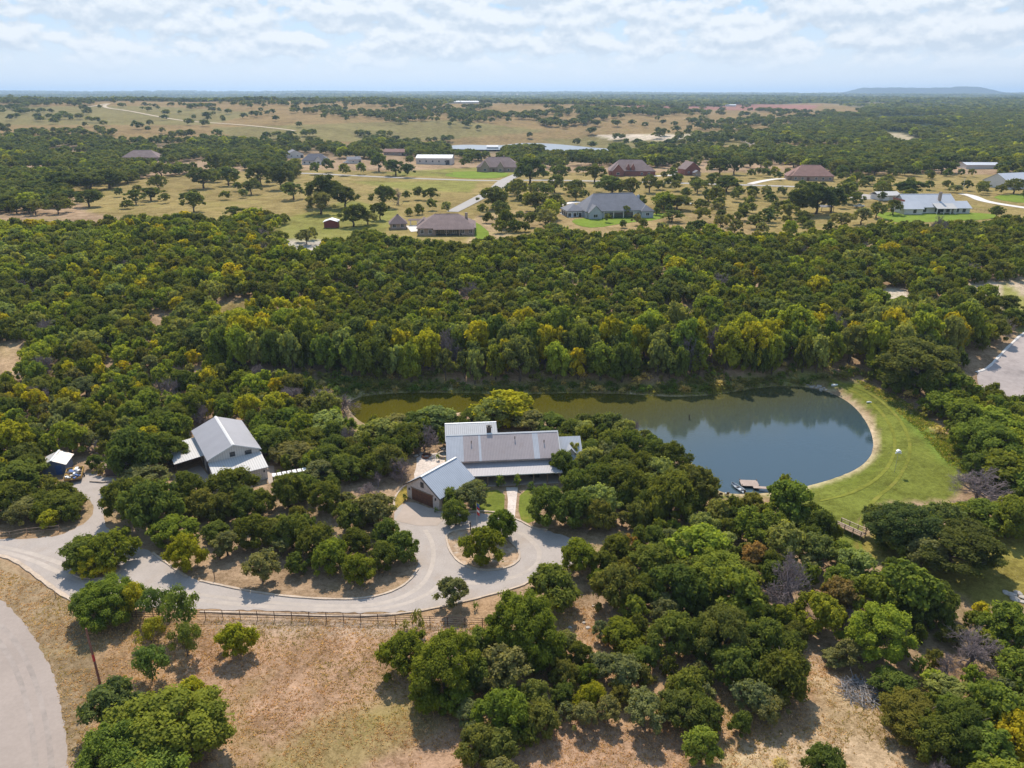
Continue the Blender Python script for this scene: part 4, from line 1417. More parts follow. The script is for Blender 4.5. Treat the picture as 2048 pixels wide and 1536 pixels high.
# ------------------------------------------------------------------ houses on the plateau
def manor(name, label, u, v, wd, dp, rz, wall, roof, wh=3.2, rh=5.0, gables=(), wings=(), wins=6, hip=None, chim=None, doorx=None, cat="house", zoff=0.0, front_door="door_wood", guard=None):
    """hip roofed house; (u, v) = photo pixel of the middle of its front foot"""
    x, y = G(u, v)
    z = hz1(x, y) + zoff
    r = empty(name, label, cat, (x, y, z), rz)
    b = MB()
    b.box(-wd / 2, 0, -1.2, wd / 2, dp, wh)
    b.build("wall", M[wall], r)
    b = MB()
    hip_roof(b, -wd / 2 - .6, wd / 2 + .6, -.6, dp + .6, wh - .05, wh + rh, 0, hip)
    rf = b.build("roof", M[roof], r)
    rx = (wd / 2 + .6) - min(dp / 2 + .6 if hip is None else hip, wd / 2)
    if rx > .5:
        MB().box(-rx, dp / 2 - .18, wh + rh - .12, rx, dp / 2 + .18, wh + rh + .06).build("ridge_cap", M[roof], rf)
    for gx, gw, gd, gh, gr_ in gables:
        b = MB()
        b.prism([(gx - gw / 2, -gd, -1.2), (gx - gw / 2, -gd, gh), (gx, -gd, gh + gr_), (gx + gw / 2, -gd, gh), (gx + gw / 2, -gd, -1.2)], (0, gd + .05, 0))
        b.build("gable_wall", M[wall], r)
        b = MB()
        q = .5
        sl_ = gr_ / (gw / 2)
        ln = min(dp * .5, dp * .5 * (gh + gr_ - wh) / rh)
        slab(b, [(gx - gw / 2 - q, -gd - .4, gh - q * sl_ + .2), (gx, -gd - .4, gh + gr_ + .2), (gx, ln, gh + gr_ + .2), (gx - gw / 2 - q, ln, gh - q * sl_ + .2)], .16)
        slab(b, [(gx + .002, -gd - .4, gh + gr_ + .2), (gx + gw / 2 + q, -gd - .4, gh - q * sl_ + .2), (gx + gw / 2 + q, ln, gh - q * sl_ + .2), (gx + .002, ln, gh + gr_ + .2)], .16)
        b.build("gable_roof", M[roof], r)
        window(r, gx, -gd, .9, min(2.2, gw * .4), 1.6, frame="white")
    for wx, wy, ww, wdp, wwh, wrh in wings:
        b = MB()
        b.box(wx - ww / 2, wy, -1.2, wx + ww / 2, wy + wdp, wwh)
        b.build("wing_wall", M[wall], r)
        b = MB()
        if ww >= wdp:
            hip_roof(b, wx - ww / 2 - .5, wx + ww / 2 + .5, wy - .5, wy + wdp + .5, wwh - .05, wwh + wrh)
        else:
            hb = MB()
            hip_roof(hb, wy - .5, wy + wdp + .5, -(wx + ww / 2 + .5), -(wx - ww / 2 - .5), wwh - .05, wwh + wrh)
            b.v = [(-p[1], p[0], p[2]) for p in hb.v]
            b.f, b.m = hb.f, hb.m
        b.build("wing_roof", M[roof], r)
        window(r, wx, wy, .9, min(1.8, ww * .35), 1.5, frame="white")
    gxs = [(g[0] - g[1] / 2 - .8, g[0] + g[1] / 2 + .8) for g in gables] + [(q[0] - q[2] / 2 - .8, q[0] + q[2] / 2 + .8) for q in wings if q[1] < .1]
    for k in range(wins):
        wx = -wd / 2 + (k + .5) * wd / wins
        if any(a < wx < c for a, c in gxs) or (doorx is not None and abs(wx - doorx) < 1.6):
            continue
        window(r, wx, 0, .8, 1.5, 1.7, frame="white")
    if doorx is not None:
        door(r, doorx, 0, 0, 1.6, 2.4, front_door)
    if chim:
        MB().box(chim[0] - .6, chim[1] - .5, wh, chim[0] + .6, chim[1] + .5, wh + rh + chim[2]).build("chimney", M[wall], rf)
    if guard:
        HOUSES.append((*guard, y))
    c, s = math.cos(rz), math.sin(rz)
    hw = wd / 2 + 1.5
    BLOCK.append(np.array([(x + c * a - s * q, y + s * a + c * q) for a, q in ((-hw, -2.5), (hw, -2.5), (hw, dp + 2), (-hw, dp + 2))]))
    return r


h = manor("brown_roofed_house", "brown hip roofed brick house with covered back porch nearest the far edge of the wood", 893, 471, 24, 18, R(3), "brick", "shingle_brown", 3.2, 4.6, (), ((-10.2, 8, 5, 11, 3.0, 2.6),), 7, 7.5, (8.5, 9, .5), None, guard=(782, 418, 950, 476))
b = MB()
slab(b, [(-5.5, -1.4, 2.75), (11.8, -1.4, 2.75), (11.8, 2.6, 4.55), (-5.5, 2.6, 4.55)], .15)
b.build("porch_roof", M["shingle_brown"], h)
for x in (-5.2, 0, 5.5, 11.4):
    MB().box(x - .15, -1.2, -.8, x + .15, -.9, 2.62).build("porch_post", M["brick"], h)
MB().box(-4.5, -.06, 0, 6.5, -.01, 2.4).build("patio_glazing", M["glass"], h)
manor("garden_pavilion", "small brown pyramid roofed pavilion left of the brown roofed house", 797, 459, 7, 7, R(10), "brick", "shingle_brown", 2.6, 3.6, (), (), 2, guard=(775, 425, 828, 458))
px0, py0 = G(838, 456)
bw = empty("covered_walk", "low brown roofed walkway joining the small pavilion and the brown roofed house", "covered walkway", (px0, py0 + 7, hz1(px0, py0)), R(4))
b = MB()
gable_roof(b, -5.5, 4.2, -1.3, 1.3, 2.5, 3.1, .12)
b.build("roof", M["shingle_brown"], bw)
for x in (-4.5, -1.5, 1.5):
    for y in (-1.0, 1.0):
        MB().box(x - .12, y - .12, -.6, x + .12, y + .12, 2.52).build("post", M["trim"], bw)

h = manor("grey_roofed_house", "large blue grey house with steep dark grey roof and a white trimmed garage wing", 1236, 436, 32, 19, R(11), "brick_blue", "shingle_grey", 3.6, 7.2, ((-12.2, 6.2, 2.6, 3.4, 3.0),), ((-19.5, 5.5, 9, 12, 3.2, 2.8), (14.5, -1.5, 6, 8, 3.2, 2.6)), 8, 6.5, (13, 9, -1.2), -2.0, guard=(1146, 380, 1302, 440))
for k in range(3):
    yy = 7.6 + 3.6 * k
    f = MB().box(-24.09, yy - 1.6, 0, -24.01, yy + 1.6, 2.6).build("garage_door", M["white"], h)
    MB().box(-24.13, yy - 1.25, .05, -24.095, yy + 1.25, 2.3).build("door_panel", M["dark_trim"], f)
    f = MB().box(-22.9 + k * 2.6 - 1.0, 5.41, 0, -22.9 + k * 2.6 + 1.0, 5.49, 2.5).build("garage_door", M["white"], h)
    MB().box(-22.9 + k * 2.6 - .75, 5.37, .05, -22.9 + k * 2.6 + .75, 5.405, 2.2).build("door_panel", M["dark_trim"], f)
MB().box(-7, -.08, 0, 7.5, -.01, 2.7).build("patio_glazing", M["glass"], h)
for x in (-7.2, -2.4, 2.6, 7.8):
    MB().box(x - .2, -.3, -.8, x + .2, -.09, 3.3).build("porch_post", M["render_white"], h)

x, y = G(1872, 428)
wz = hz1(x, y)
h = empty("white_roofed_house", "long white stone house with pale metal gable roof and tall flue on a bright lawn", "house", (x, y, wz), R(2))
b = MB()
b.prism([(-14, 2, -1.2), (-14, 2, 3.6), (-14, 10.5, 8.3), (-14, 19, 3.6), (-14, 19, -1.2)], (25, 0, 0))
b.build("wall", M["render_white"], h)
b = MB()
gable_roof(b, -15, 12, .9, 20.1, 3.2, 8.7, .2)
rf = b.build("roof", M["roof_white"], h)
MB().box(-15, 10.3, 8.62, 12, 10.7, 8.78).build("ridge_cap", M["trim"], rf)
b = MB()
b.prism([(-17.5, -1.5, -1.2), (-17.5, -1.5, 3.1), (-17.5, 3.5, 5.4), (-17.5, 8.5, 3.1), (-17.5, 8.5, -1.2)], (9.5, 0, 0))
b.prism([(9, .5, -1.2), (9, .5, 3.1), (9, 5.5, 5.4), (9, 10.5, 3.1), (9, 10.5, -1.2)], (8.5, 0, 0))
b.build("wing_wall", M["render_white"], h)
b = MB()
gable_roof(b, -18.1, -7.6, -2.2, 9.2, 2.8, 5.75, .18)
gable_roof(b, 8.6, 18.1, -.2, 11.2, 2.8, 5.75, .18)
b.build("wing_roof", M["roof_white"], h)
b = MB()
slab(b, [(-1, -1.8, 2.9), (9.5, -1.8, 2.9), (9.5, 3.2, 4.9), (-1, 3.2, 4.9)], .16)
b.build("porch_roof", M["roof_lean"], h)
for xx in (-.6, 3, 6.4, 9.1):
    MB().box(xx - .18, -1.6, -.8, xx + .18, -1.24, 2.78).build("porch_post", M["render_white"], h)
b = MB()
b.box(3.2, 5.2, 5, 4.4, 6.4, 10.2)
MB().box(-15.02, 4, 4.2, -14.95, 16, 6.5).build("gable_panel", M["brick_red"], h)
b.build("chimney", M["brick"], h)
for xx in (-12, -5, 1, 4, 7):
    window(h, xx, 2 if xx > -8 else -1.5, .7, 1.6, 2.0, frame="dark_trim")
for xx in (11, 14.5):
    window(h, xx, .5, .7, 1.6, 2.0)
door(h, 2.5, 2, 0, 1.4, 2.4, "dark_trim")
HOUSES.append((1795, 376, 1942, 428, y))
BLOCK.append(np.array([(x - 20, y - 4), (x + 20, y - 4), (x + 20, y + 22), (x - 20, y + 22)]))
x2, y2 = G(1795, 404)
h = empty("garage_block", "flat pale roofed garage at the left of the white roofed house", "garage", (x2 - 2, y2 + 6, hz1(x2, y2)), R(6))
MB().box(-6, 0, -1, 6, 9, 3).build("wall", M["render_white"], h)
b = MB()
gable_roof(b, -6.8, 6.8, -.8, 9.8, 2.9, 4.6, .2)
b.build("roof", M["roof_lean"], h)
door(h, -2, 0, 0, 3.4, 2.4, "white", "garage_door")
HOUSES.append((1776, 388, 1812, 400, y2))


def shed_building(name, label, u, v, wd, dp, rz, wall, roof, wh, rh, cat, nwin=3, guard=None, along="x", dr=True):
    x, y = G(u, v)
    r = empty(name, label, cat, (x, y, hz1(x, y)), rz)
    b = MB()
    if along == "x":
        b.prism([(-wd / 2, 0, -1), (-wd / 2, 0, wh), (-wd / 2, dp / 2, wh + rh), (-wd / 2, dp, wh), (-wd / 2, dp, -1)], (wd, 0, 0))
    else:
        b.prism([(-wd / 2, 0, -1), (-wd / 2, 0, wh), (0, 0, wh + rh), (wd / 2, 0, wh), (wd / 2, 0, -1)], (0, dp, 0))
    b.build("wall", M[wall], r)
    b = MB()
    gable_roof(b, -wd / 2 - .4, wd / 2 + .4, -.4, dp + .4, wh + .05, wh + rh + .2, .14, 0, along)
    b.build("roof", M[roof], r)
    for k in range(nwin):
        window(r, -wd / 2 + (k + .6) * wd / (nwin + .6), 0, wh * .35, min(1.4, wd / 6), wh * .32, frame="white")
    if dr:
        door(r, wd / 2 - wd * .12, 0, -.1, min(3.4, wd * .16), wh * .72, "dark_trim")
    if guard:
        HOUSES.append((*guard, y))
    BLOCK.append(np.array([(x - wd / 2 - 1, y - 2), (x + wd / 2 + 1, y - 2), (x + wd / 2 + 1, y + dp + 1), (x - wd / 2 - 1, y + dp + 1)]))
    return r


shed_building("red_shed", "small dark red shed with white metal roof alone on the grass", 662, 456, 6.0, 5.5, R(4), "barn_red", "white", 2.7, .9, "shed", 0, (646, 436, 678, 458), "y", False)
shed_building("metal_workshop", "long white metal workshop building with pale roof in the far tree belt", 868, 329, 31, 17, R(-3), "siding", "roof_white", 5.2, 2.2, "workshop", 5, (830, 306, 907, 332))
manor("gabled_estate_house", "large brown house with several steep front gables above the green lawn", 996, 344, 33, 20, R(-2), "brick", "shingle_brown", 3.6, 7.0, ((-10, 7, 2, 3.6, 5), (2, 5, 2.5, 3.8, 4)), ((13.5, 4, 11, 13, 3.2, 4),), 6, 9, (4, 12, 1), -3.5, guard=(950, 316, 1042, 346))
manor("dormered_brick_house", "broad reddish brown roofed house with a row of dormers, middle of the plateau", 1262, 352, 31, 20, R(-4), "brick_red", "shingle_brown", 3.6, 7.2, ((-9.5, 8, 2, 3.6, 4.6), (-2.2, 2.4, -1.2, 6.2, 2.2), (1.2, 2.4, -1.2, 6.2, 2.2)), ((13, 1, 9, 14, 3.4, 3.6),), 6, 8, None, -5.0, guard=(1216, 321, 1308, 354))
shed_building("small_brick_house", "small red brick house with steep grey gable roof beside a pale drive", 1385, 350, 12.5, 10, R(20), "brick_red", "shingle_brown", 4.0, 5.0, "house", 2, (1368, 322, 1404, 352), "y")
shed_building("playhouse", "tiny pale brick outhouse in front of the small brick house", 1395, 352.5, 4.4, 4, R(10), "brick", "shingle_grey", 2.4, 1.5, "outhouse", 1, None, "y", False)
manor("hip_roofed_house", "low house with broad reddish hip roof at the right of the plateau street", 1625, 362, 27, 20, R(-8), "brick", "shingle_red", 3.3, 6.5, (), ((-12, 2, 8, 12, 3.0, 3),), 6, 8, None, -3, guard=(1575, 330, 1662, 364))
manor("hidden_brown_house", "brown roofed house half hidden by oaks at the left of the far tree belt", 280, 322, 30, 18, R(4), "brick", "shingle_brown", 3.2, 5.6, (), ((12.5, -1, 9, 10, 3, 2.6),), 6, 8, guard=(240, 300, 322, 316))
manor("slate_roofed_house", "dark slate roofed house with pale front gable at the end of the street", 630, 329, 21, 15, R(8), "render_white", "shingle_dark", 3.2, 5.0, ((3, 6, 1.5, 3.2, 3),), (), 5, 6, guard=(606, 306, 658, 326))
shed_building("grey_barn_house", "grey metal roofed outbuilding behind the dark slate roofed house", 592, 316, 14, 16, R(25), "render_white", "shingle_grey", 3.5, 3, "outbuilding", 2, (578, 302, 610, 318), "y")
shed_building("small_grey_garage", "small grey garage with open door right of the slate roofed house", 710, 327, 11, 9, R(24), "siding", "shingle_grey", 3.2, 2.0, "garage", 1, (698, 316, 724, 328), "x")
shed_building("far_red_house", "distant pale orange house almost buried in the far tree belt", 790, 311, 22, 12, R(-6), "brick", "shingle_red", 3.2, 2.4, "house", 3, (775, 304, 808, 312))
shed_building("far_right_house", "pale white roofed house cut by the right edge of the photo", 2048, 378, 26, 20, R(18), "render_white", "roof_white", 4.0, 5.0, "house", 3, (2000, 350, 2048, 372))
shed_building("far_metal_shed", "distant low white metal roof in a clearing at the far right", 1966, 338, 26, 14, R(-3), "siding", "roof_white", 3.0, 1.4, "shed", 0, (1940, 326, 1990, 338))
for i, (u, v, wd, lab) in enumerate([(733, 193, 26, "tiny white farm building on the left horizon, right of two"), (706, 192, 18, "tiny white farm building on the left horizon, left of two"), (905, 207, 60, "long pale roofed farm shed on the crest of the far pasture"),
                                      (940, 207, 45, "pale farm shed just right of the long shed on the far crest"), (1462, 213, 30, "tiny pink roofed farm building in the far right woods"), (985, 301, 14, "grey cabin beside the far stock pond")]):
    shed_building("farm_building", lab, u, v, wd, wd * .5, R(rg.uniform(-12, 12)), "render_white", "roof_white", 4, 2, "farm building", 0, (u - 16, v - 8, u + 16, v + 1), "x", False)


# ------------------------------------------------------------------ vehicles
def pickup(u, v, rz, label, cat="pickup truck"):
    x, y = G(u, v)
    r = empty("pickup_truck", label, cat, (x, y, hz1(x, y) + .15), rz)
    b = MB()
    b.prism([(-2.7, -.9, .45), (2.6, -.9, .45), (2.7, -.9, .8), (2.55, -.9, 1.08), (1.2, -.9, 1.12), (-2.7, -.9, 1.05)], (0, 1.8, 0))
    b.build("body", M["white"], r, bevel=.06)
    b = MB()
    b.prism([(-.9, -.82, 1.1), (1.25, -.82, 1.1), (.6, -.74, 1.75), (-.75, -.74, 1.75)], (0, 1.6, 0))
    cb = b.build("cab", M["white"], r, bevel=.05)
    b = MB()
    b.prism([(-.7, -.85, 1.2), (.95, -.85, 1.2), (.55, -.85, 1.65), (-.62, -.85, 1.65)], (0, 1.7, 0))
    b.build("window", M["glass"], cb)
    for wx in (-1.75, 1.7):
        for wy in (-.85, .85):
            wo_ = MB().tube([(wx, wy - .13, .38), (wx, wy + .13, .38)], .4, 14).build("wheel", M["rubber"], r)
            MB().tube([(wx, wy - .14, .38), (wx, wy + .14, .38)], .22, 10).build("rim", M["silver"], wo_)
    MB().box(-2.5, -.72, 1.06, -1.0, .72, 1.09).build("load_bed", M["dark_trim"], r)
    return r


pickup(1359, 346, R(8), "white pickup truck parked left of the small brick house")
pickup(1718, 415, R(4), "white pickup truck parked under oaks near the white roofed house")
pickup(693, 327, R(-10), "white pickup truck beside the small grey garage")
x, y = G(1380, 410)
t_ = empty("flat_trailer", "pale flatbed trailer standing in grass right of the grey roofed house", "trailer", (x, y, hz1(x, y) + .1), R(-12))
MB().box(-4, -1.2, .7, 4, 1.2, .9).build("bed", M["white"], t_)
for wx in (-.6, .6):
    for wy in (-1.1, 1.1):
        MB().tube([(wx, wy - .12, .35), (wx, wy + .12, .35)], .35, 12).build("wheel", M["rubber"], t_)
MB().prism([(4, -.6, .75), (4, .6, .75), (5.6, 0, .75)], (0, 0, .1)).build("drawbar", M["dark_trim"], t_)
x, y = G(1655, 424)
c_ = empty("open_canopy", "low grey canopy over stored gear beneath the oak grove", "canopy", (x, y, hz1(x, y)), R(5))
b = MB()
slab(b, [(-3.5, 0, 2.4), (3.5, 0, 2.4), (3.5, 4.5, 2.9), (-3.5, 4.5, 2.9)], .1)
b.build("roof", M["shingle_grey"], c_)
for xx in (-3.2, 3.2):
    for yy in (.3, 4.2):
        MB().box(xx - .08, yy - .08, -.3, xx + .08, yy + .08, 2.42).build("post", M["dark_trim"], c_)
# plateau paddock fences
rail_fence("paddock_fence", [(700, 341), (790, 343), (905, 350)], 16, 1.4, (.5, .95, 1.35), .07, .05, "timber", "thin dark paddock fence left of the gabled house lawn")
rail_fence("yard_fence", [(1945, 420), (1975, 425), (2010, 433)], 10, 1.3, (.45, .85, 1.25), .06, .045, "timber", "thin dark yard fence right of the white roofed house")
x, y = G(1924, 386)
lp = empty("light_mast", "slim pale light mast behind the white roofed house", "light mast", (x, y, hz1(x, y)))
MB().tube([(0, 0, -.3), (0, 0, 8.5)], [.12, .08], 8).build("shaft", M["trim"], lp)
MB().box(-.5, -.15, 8.4, .5, .15, 8.6).build("lamp_head", M["silver"], lp)


# ------------------------------------------------------------------ trees
def unit(a):
    return a / (np.linalg.norm(a, axis=-1, keepdims=True) + 1e-9)


SHAPE = {  # crown: clumps, leaves per clump, leaf size, clump radius, vertical squash, tuft
    "juniper": dict(nc=58, nl=118, s=.16, rc=(.13, .27), sq=1.0, tuft=True, z0=.13, core=True),
    "oak": dict(nc=46, nl=112, s=.16, rc=(.13, .27), sq=.72, tuft=False, z0=.27, core=True),
    "broadleaf": dict(nc=44, nl=118, s=.18, rc=(.15, .29), sq=.85, tuft=False, z0=.14, core=True),
    "mesquite": dict(nc=20, nl=120, s=.17, rc=(.2, .34), sq=.75, tuft=True, z0=.3, core=False),
    "shrub": dict(nc=10, nl=60, s=.2, rc=(.34, .5), sq=.9, tuft=True, z0=.02, core=True),
}
R0, H0 = 3.0, 5.6      # every variant is grown at this size and scaled
LODF = [(1, 1, 1), (.6, .36, 1.75), (.36, .22, 2.7), (.25, .14, 4.2), (1.6, 2.2, .5)]


def crown_np(kind, seed, lod):
    rg = np.random.default_rng(seed * 97 + lod * 13 + len(kind))
    S = SHAPE[kind]
    fc, fl, fs = LODF[lod]
    big = lod == 4
    nc = max(4, int(S["nc"] * fc))
    nl = max(6, int(S["nl"] * fl))
    s = S["s"] * fs
    z0 = S["z0"] * H0
    lean = rg.normal(size=2) * .25
    C, RC = [], []
    ph = rg.uniform(0, 6.28)
    asym = 1 + .22 * np.cos(np.arange(16) * 6.28 / 16 * 2 + rg.uniform(0, 6)) * rg.uniform(.3, 1)
    for i in range(nc):
        t = ((i + .5) / nc) ** (.8 if kind != "oak" else .65)
        a = ph + i * 2.39996 + rg.normal() * .35
        if kind == "juniper":
            rad = (.8 + .2 * t / .3) if t < .3 else math.sqrt(max(.02, 1 - ((t - .3) / .74) ** 2))
        elif kind == "oak" or kind == "mesquite":
            rad = math.sqrt(max(.02, 1 - (abs(t - .3) / .74) ** 2.2))
        elif kind == "shrub":
            rad = math.sqrt(max(.05, 1 - t * t))
        else:
            rad = math.sqrt(max(.02, 1 - (abs(t - .42) / .62) ** 2.4))
        rc = rg.uniform(*S["rc"]) * R0 * (.85 if big else (1, 1.15, 1.4, 1.6)[lod])
        k = rg.uniform(.7, 1.16) if i % 5 else rg.uniform(.1, .5)
        rr = max(0, rad * R0 - rc * .75) * k * asym[int(a / 6.2832 * 16) % 16]
        z = z0 + rc * .55 * S["sq"] + t * (H0 - z0 - rc * 1.25 * S["sq"])
        C.append((rr * math.cos(a) + lean[0] * t, rr * math.sin(a) + lean[1] * t, z + rg.normal() * .12))
        RC.append(rc)
    C, RC = np.array(C), np.array(RC)
    d = rg.normal(size=(nc, nl, 3))
    d[..., 2] += .35
    d = unit(d)
    rad = RC[:, None] * (rg.random((nc, nl)) ** .35 * .55 + .5) * (1 + .25 * rg.normal(size=(nc, nl)).clip(-1, 1.6))
    if S["core"]:
        k = max(1, int(nl * .16))
        rad[:, :k] = RC[:, None] * .55
    sc3 = np.array([1, 1, S["sq"]])
    p = C[:, None] + d * rad[..., None] * sc3
    p[..., 2] = np.maximum(p[..., 2], .05)
    n = nc * nl
    size = s * rg.uniform(.6, 1.35, (nc, nl))
    if S["core"]:
        size[:, :k] = RC[:, None] * .5
    rnd = unit(rg.normal(size=(nc, nl, 3)))
    nrm = unit(d * (.95 if S["tuft"] else .85) + np.array([0, 0, .3]) + rnd * .75)
    ref = np.array([0, 0, 1.0]) + unit(rg.normal(size=(nc, nl, 3))) * (.6 if S["tuft"] else 3)
    t2 = unit(np.cross(nrm, ref))
    t1 = np.cross(t2, nrm)
    asp = (1.45, .62) if S["tuft"] else (1.1, .85)
    a = t1 * (size * asp[0])[..., None]
    b_ = t2 * (size * asp[1])[..., None]
    V = np.stack([p - a, p - b_ - a * .1, p + a, p + b_ + a * .1], 2).reshape(-1, 3)
    tint = (rg.random(nc)[:, None] * .55 + rg.random((nc, nl)) * .45)
    return V, tint.reshape(-1)


def trunk_np(kind, seed):
    rg = np.random.default_rng(seed * 31 + 5)
    top = H0 * (.62 if kind in ("oak", "mesquite") else .8)
    V, F, LT = [], [], []

    def add(pts, rad, n):
        v, f, l = tube_np(pts, rad, n)
        o = sum(map(len, V))
        V.append(v)
        F.extend([q + o for q in f])
        LT.extend(l)
    bend = rg.normal(size=(4, 2)) * .12
    main = [np.array([0, 0, -.35])] + [np.array([bend[i][0] * (i + 1), bend[i][1] * (i + 1), top * (i + 1) / 4]) for i in range(4)]
    th = .2 if kind != "mesquite" else .12
    add(main, [th * 1.25, th, th * .75, th * .5, th * .2], 8)
    nb = {"oak": 7, "mesquite": 7, "broadleaf": 6, "juniper": 5, "shrub": 3}[kind]
    for i in range(nb):
        h = top * rg.uniform(.28, .8)
        k = h / top * 4
        base = np.array([np.interp(k, range(5), [m[j] for m in main]) for j in range(3)])
        a = i * 2.4 + rg.uniform(0, 1)
        L = R0 * rg.uniform(.5, .82)
        mid = base + np.array([math.cos(a) * L * .5, math.sin(a) * L * .5, L * .3])
        end = base + np.array([math.cos(a + .2) * L, math.sin(a + .2) * L, L * .62])
        end[2] = min(end[2], H0 * .88)
        add([base, mid, end], [th * .5, th * .32, th * .1], 6)
    return np.concatenate(V), F, LT


def dead_np(seed, lod):
    rg = np.random.default_rng(seed * 7 + 3)
    V, F, LT = [], [], []

    def add(pts, rad, n):
        v, f, l = tube_np(pts, rad, n)
        o = add.o
        add.o += len(v)
        V.append(v)
        F.extend([q + o for q in f])
        LT.extend(l)
    add.o = 0

    def grow(p, d, L, r, depth):
        m = p + d * L * .5 + rg.normal(size=3) * L * .07
        q = p + d * L + rg.normal(size=3) * L * .1
        add([p, m, q], [r, r * .72, r * .45], 5 if depth < 2 else 3)
        if depth >= (5 if lod == 0 else 3):
            return
        for _ in range(4 if depth else 9):
            dd = unit(d * .75 + rg.normal(size=3) * .62 + np.array([0, 0, .18]))
            st = p + (q - p) * rg.uniform(.35, 1)
            grow(st, dd, L * rg.uniform(.5, .8), max(r * .5, .011), depth + 1)
    grow(np.array([0, 0, -.3]), np.array([0, 0, 1.0]), 1.7, .13, 0)
    V = np.concatenate(V)
    k = R0 / np.percentile(np.hypot(V[:, 0], V[:, 1]), 97)
    V[:, :2] *= k
    V[:, 2] *= np.where(V[:, 2] > 0, H0 / np.percentile(V[:, 2], 99.5), 1)
    return V, F, LT


NVAR = {"juniper": 7, "oak": 5, "broadleaf": 6, "mesquite": 3, "shrub": 4, "dead": 3}
_cache = {}


def quads(n):
    return np.arange(n * 4), np.full(n, 4)


def crown_mesh(kind, var, lod):
    k = ("c", kind, var, lod)
    if k not in _cache:
        V, t = crown_np(kind, var, lod)
        f, l = quads(len(t))
        _cache[k] = mesh_np(kind + "_crown", V, f, l, [M["leaf"]], attrs={"tint": ("FLOAT", "FACE", t)})
    return _cache[k]


def trunk_mesh(kind, var):
    k = ("t", kind, var)
    if k not in _cache:
        _cache[k] = mesh_np("trunk", *trunk_np(kind, var), [M["bark"]], smooth=True)
    return _cache[k]


def whole_mesh(kind, var, lod):
    """small far tree: trunk and crown in one mesh"""
    k = ("w", kind, var, lod)
    if k not in _cache:
        V, t = crown_np(kind, var, lod)
        f, l = quads(len(t))
        tv, tf, tl = tube_np([(0, 0, -.4), (0, 0, H0 * .6)], [.22, .1], 5)
        _cache[k] = mesh_np(kind, np.concatenate([V, tv]), np.r_[f, np.array(tf) + len(V)], np.r_[l, tl], [M["leaf"], M["bark"]],
                            np.r_[np.zeros(len(l)), np.ones(len(tl))], {"tint": ("FLOAT", "FACE", np.r_[t, np.zeros(len(tl))])})
    return _cache[k]


def dead_mesh(var, lod):
    k = ("d", var, lod)
    if k not in _cache:
        _cache[k] = mesh_np("dead_tree", *dead_np(var, lod), [M["dead"]])
    return _cache[k]


PAL = {  # adjective: albedo
    "juniper": [("dark green", (.072, .088, .021)), ("deep olive", (.092, .096, .026)), ("mid green", (.088, .110, .018)), ("yellowish green", (.135, .134, .013))],
    "oak": [("grey green", (.112, .118, .055)), ("dull green", (.084, .098, .034)), ("dark green", (.060, .076, .027))],
    "broadleaf": [("mid green", (.100, .125, .026)), ("bright green", (.150, .172, .026)), ("pale green", (.14, .158, .055)), ("yellow green", (.205, .19, .018)), ("golden yellow", (.42, .27, .015)), ("brownish", (.15, .105, .045))],
    "mesquite": [("feathery green", (.085, .115, .03)), ("yellow green", (.17, .165, .02))],
    "shrub": [("green", (.075, .105, .022)), ("olive", (.12, .12, .04)), ("straw coloured", (.27, .22, .10))],
    "dead": [("grey", (.3, .3, .3)), ("purplish grey", (.3, .3, .3))],
}
NAMES = {"juniper": "juniper_tree", "oak": "oak_tree", "broadleaf": "broadleaf_tree", "mesquite": "mesquite_tree", "shrub": "shrub", "dead": "dead_tree"}
NOUN = {"juniper": "juniper", "oak": "oak", "broadleaf": "leafy tree", "mesquite": "mesquite", "shrub": "shrub", "dead": "bare tree"}
TREES = []      # dict records


def add_tree(kind, X, Y, r, h, col, cluster, label=None, z=None):
    z = hz1(X, Y) if z is None else z
    zz = Y * CT - (z + h / 2 - CAM_H) * ST
    TREES.append(dict(kind=kind, X=X, Y=Y, z=z, r=r, h=h, col=col, cluster=cluster, label=label, px=F_PX * r / zz, u=1024 + F_PX * X / zz))


def slope(v):
    x, y, d = ray(1024, v)
    return -d / y


ASP = {"J": (1.15, 1.9), "O": (1.1, 1.9), "B": (1.2, 2.1), "M": (1.3, 2.6), "S": (.8, 2.6), "D": (1.2, 2.2)}
K = {"J": "juniper", "O": "oak", "B": "broadleaf", "M": "mesquite", "S": "shrub", "D": "dead"}


def hand(cluster, rows):
    """rows: kind+colour, crown middle u, foot v, crown width in px, top v [, label]"""
    for row in rows:
        code, u, vb, wp, vt = row[:5]
        X, Y = G(u, (vb + vt) / 2 + (vb - vt) * .25)
        z = hz1(X, Y)
        lo_, hi_ = ASP[code[0]]
        for _ in range(3):
            zz = Y * CT - (z + 2 - CAM_H) * ST
            r = wp / 2 * zz / F_PX * .95
            dep = math.atan2(CAM_H - z - 2, Y)
            e = (vb - vt) / 2 * zz / F_PX
            a = math.sqrt(max(e * e - (r * math.sin(dep)) ** 2, 0)) / math.cos(dep)
            h = min(max(2 * a, lo_ * r), hi_ * r) * .96
            half = math.hypot(h / 2 * math.cos(dep), r * math.sin(dep))
            X, Y = GZ(u, vt + half * F_PX / zz, z + h / 2)
            z = hz1(X, Y)
        add_tree(K[code[0]], X, Y, r, h, int(code[1:] or 0), cluster, row[5] if len(row) > 5 else None, z)


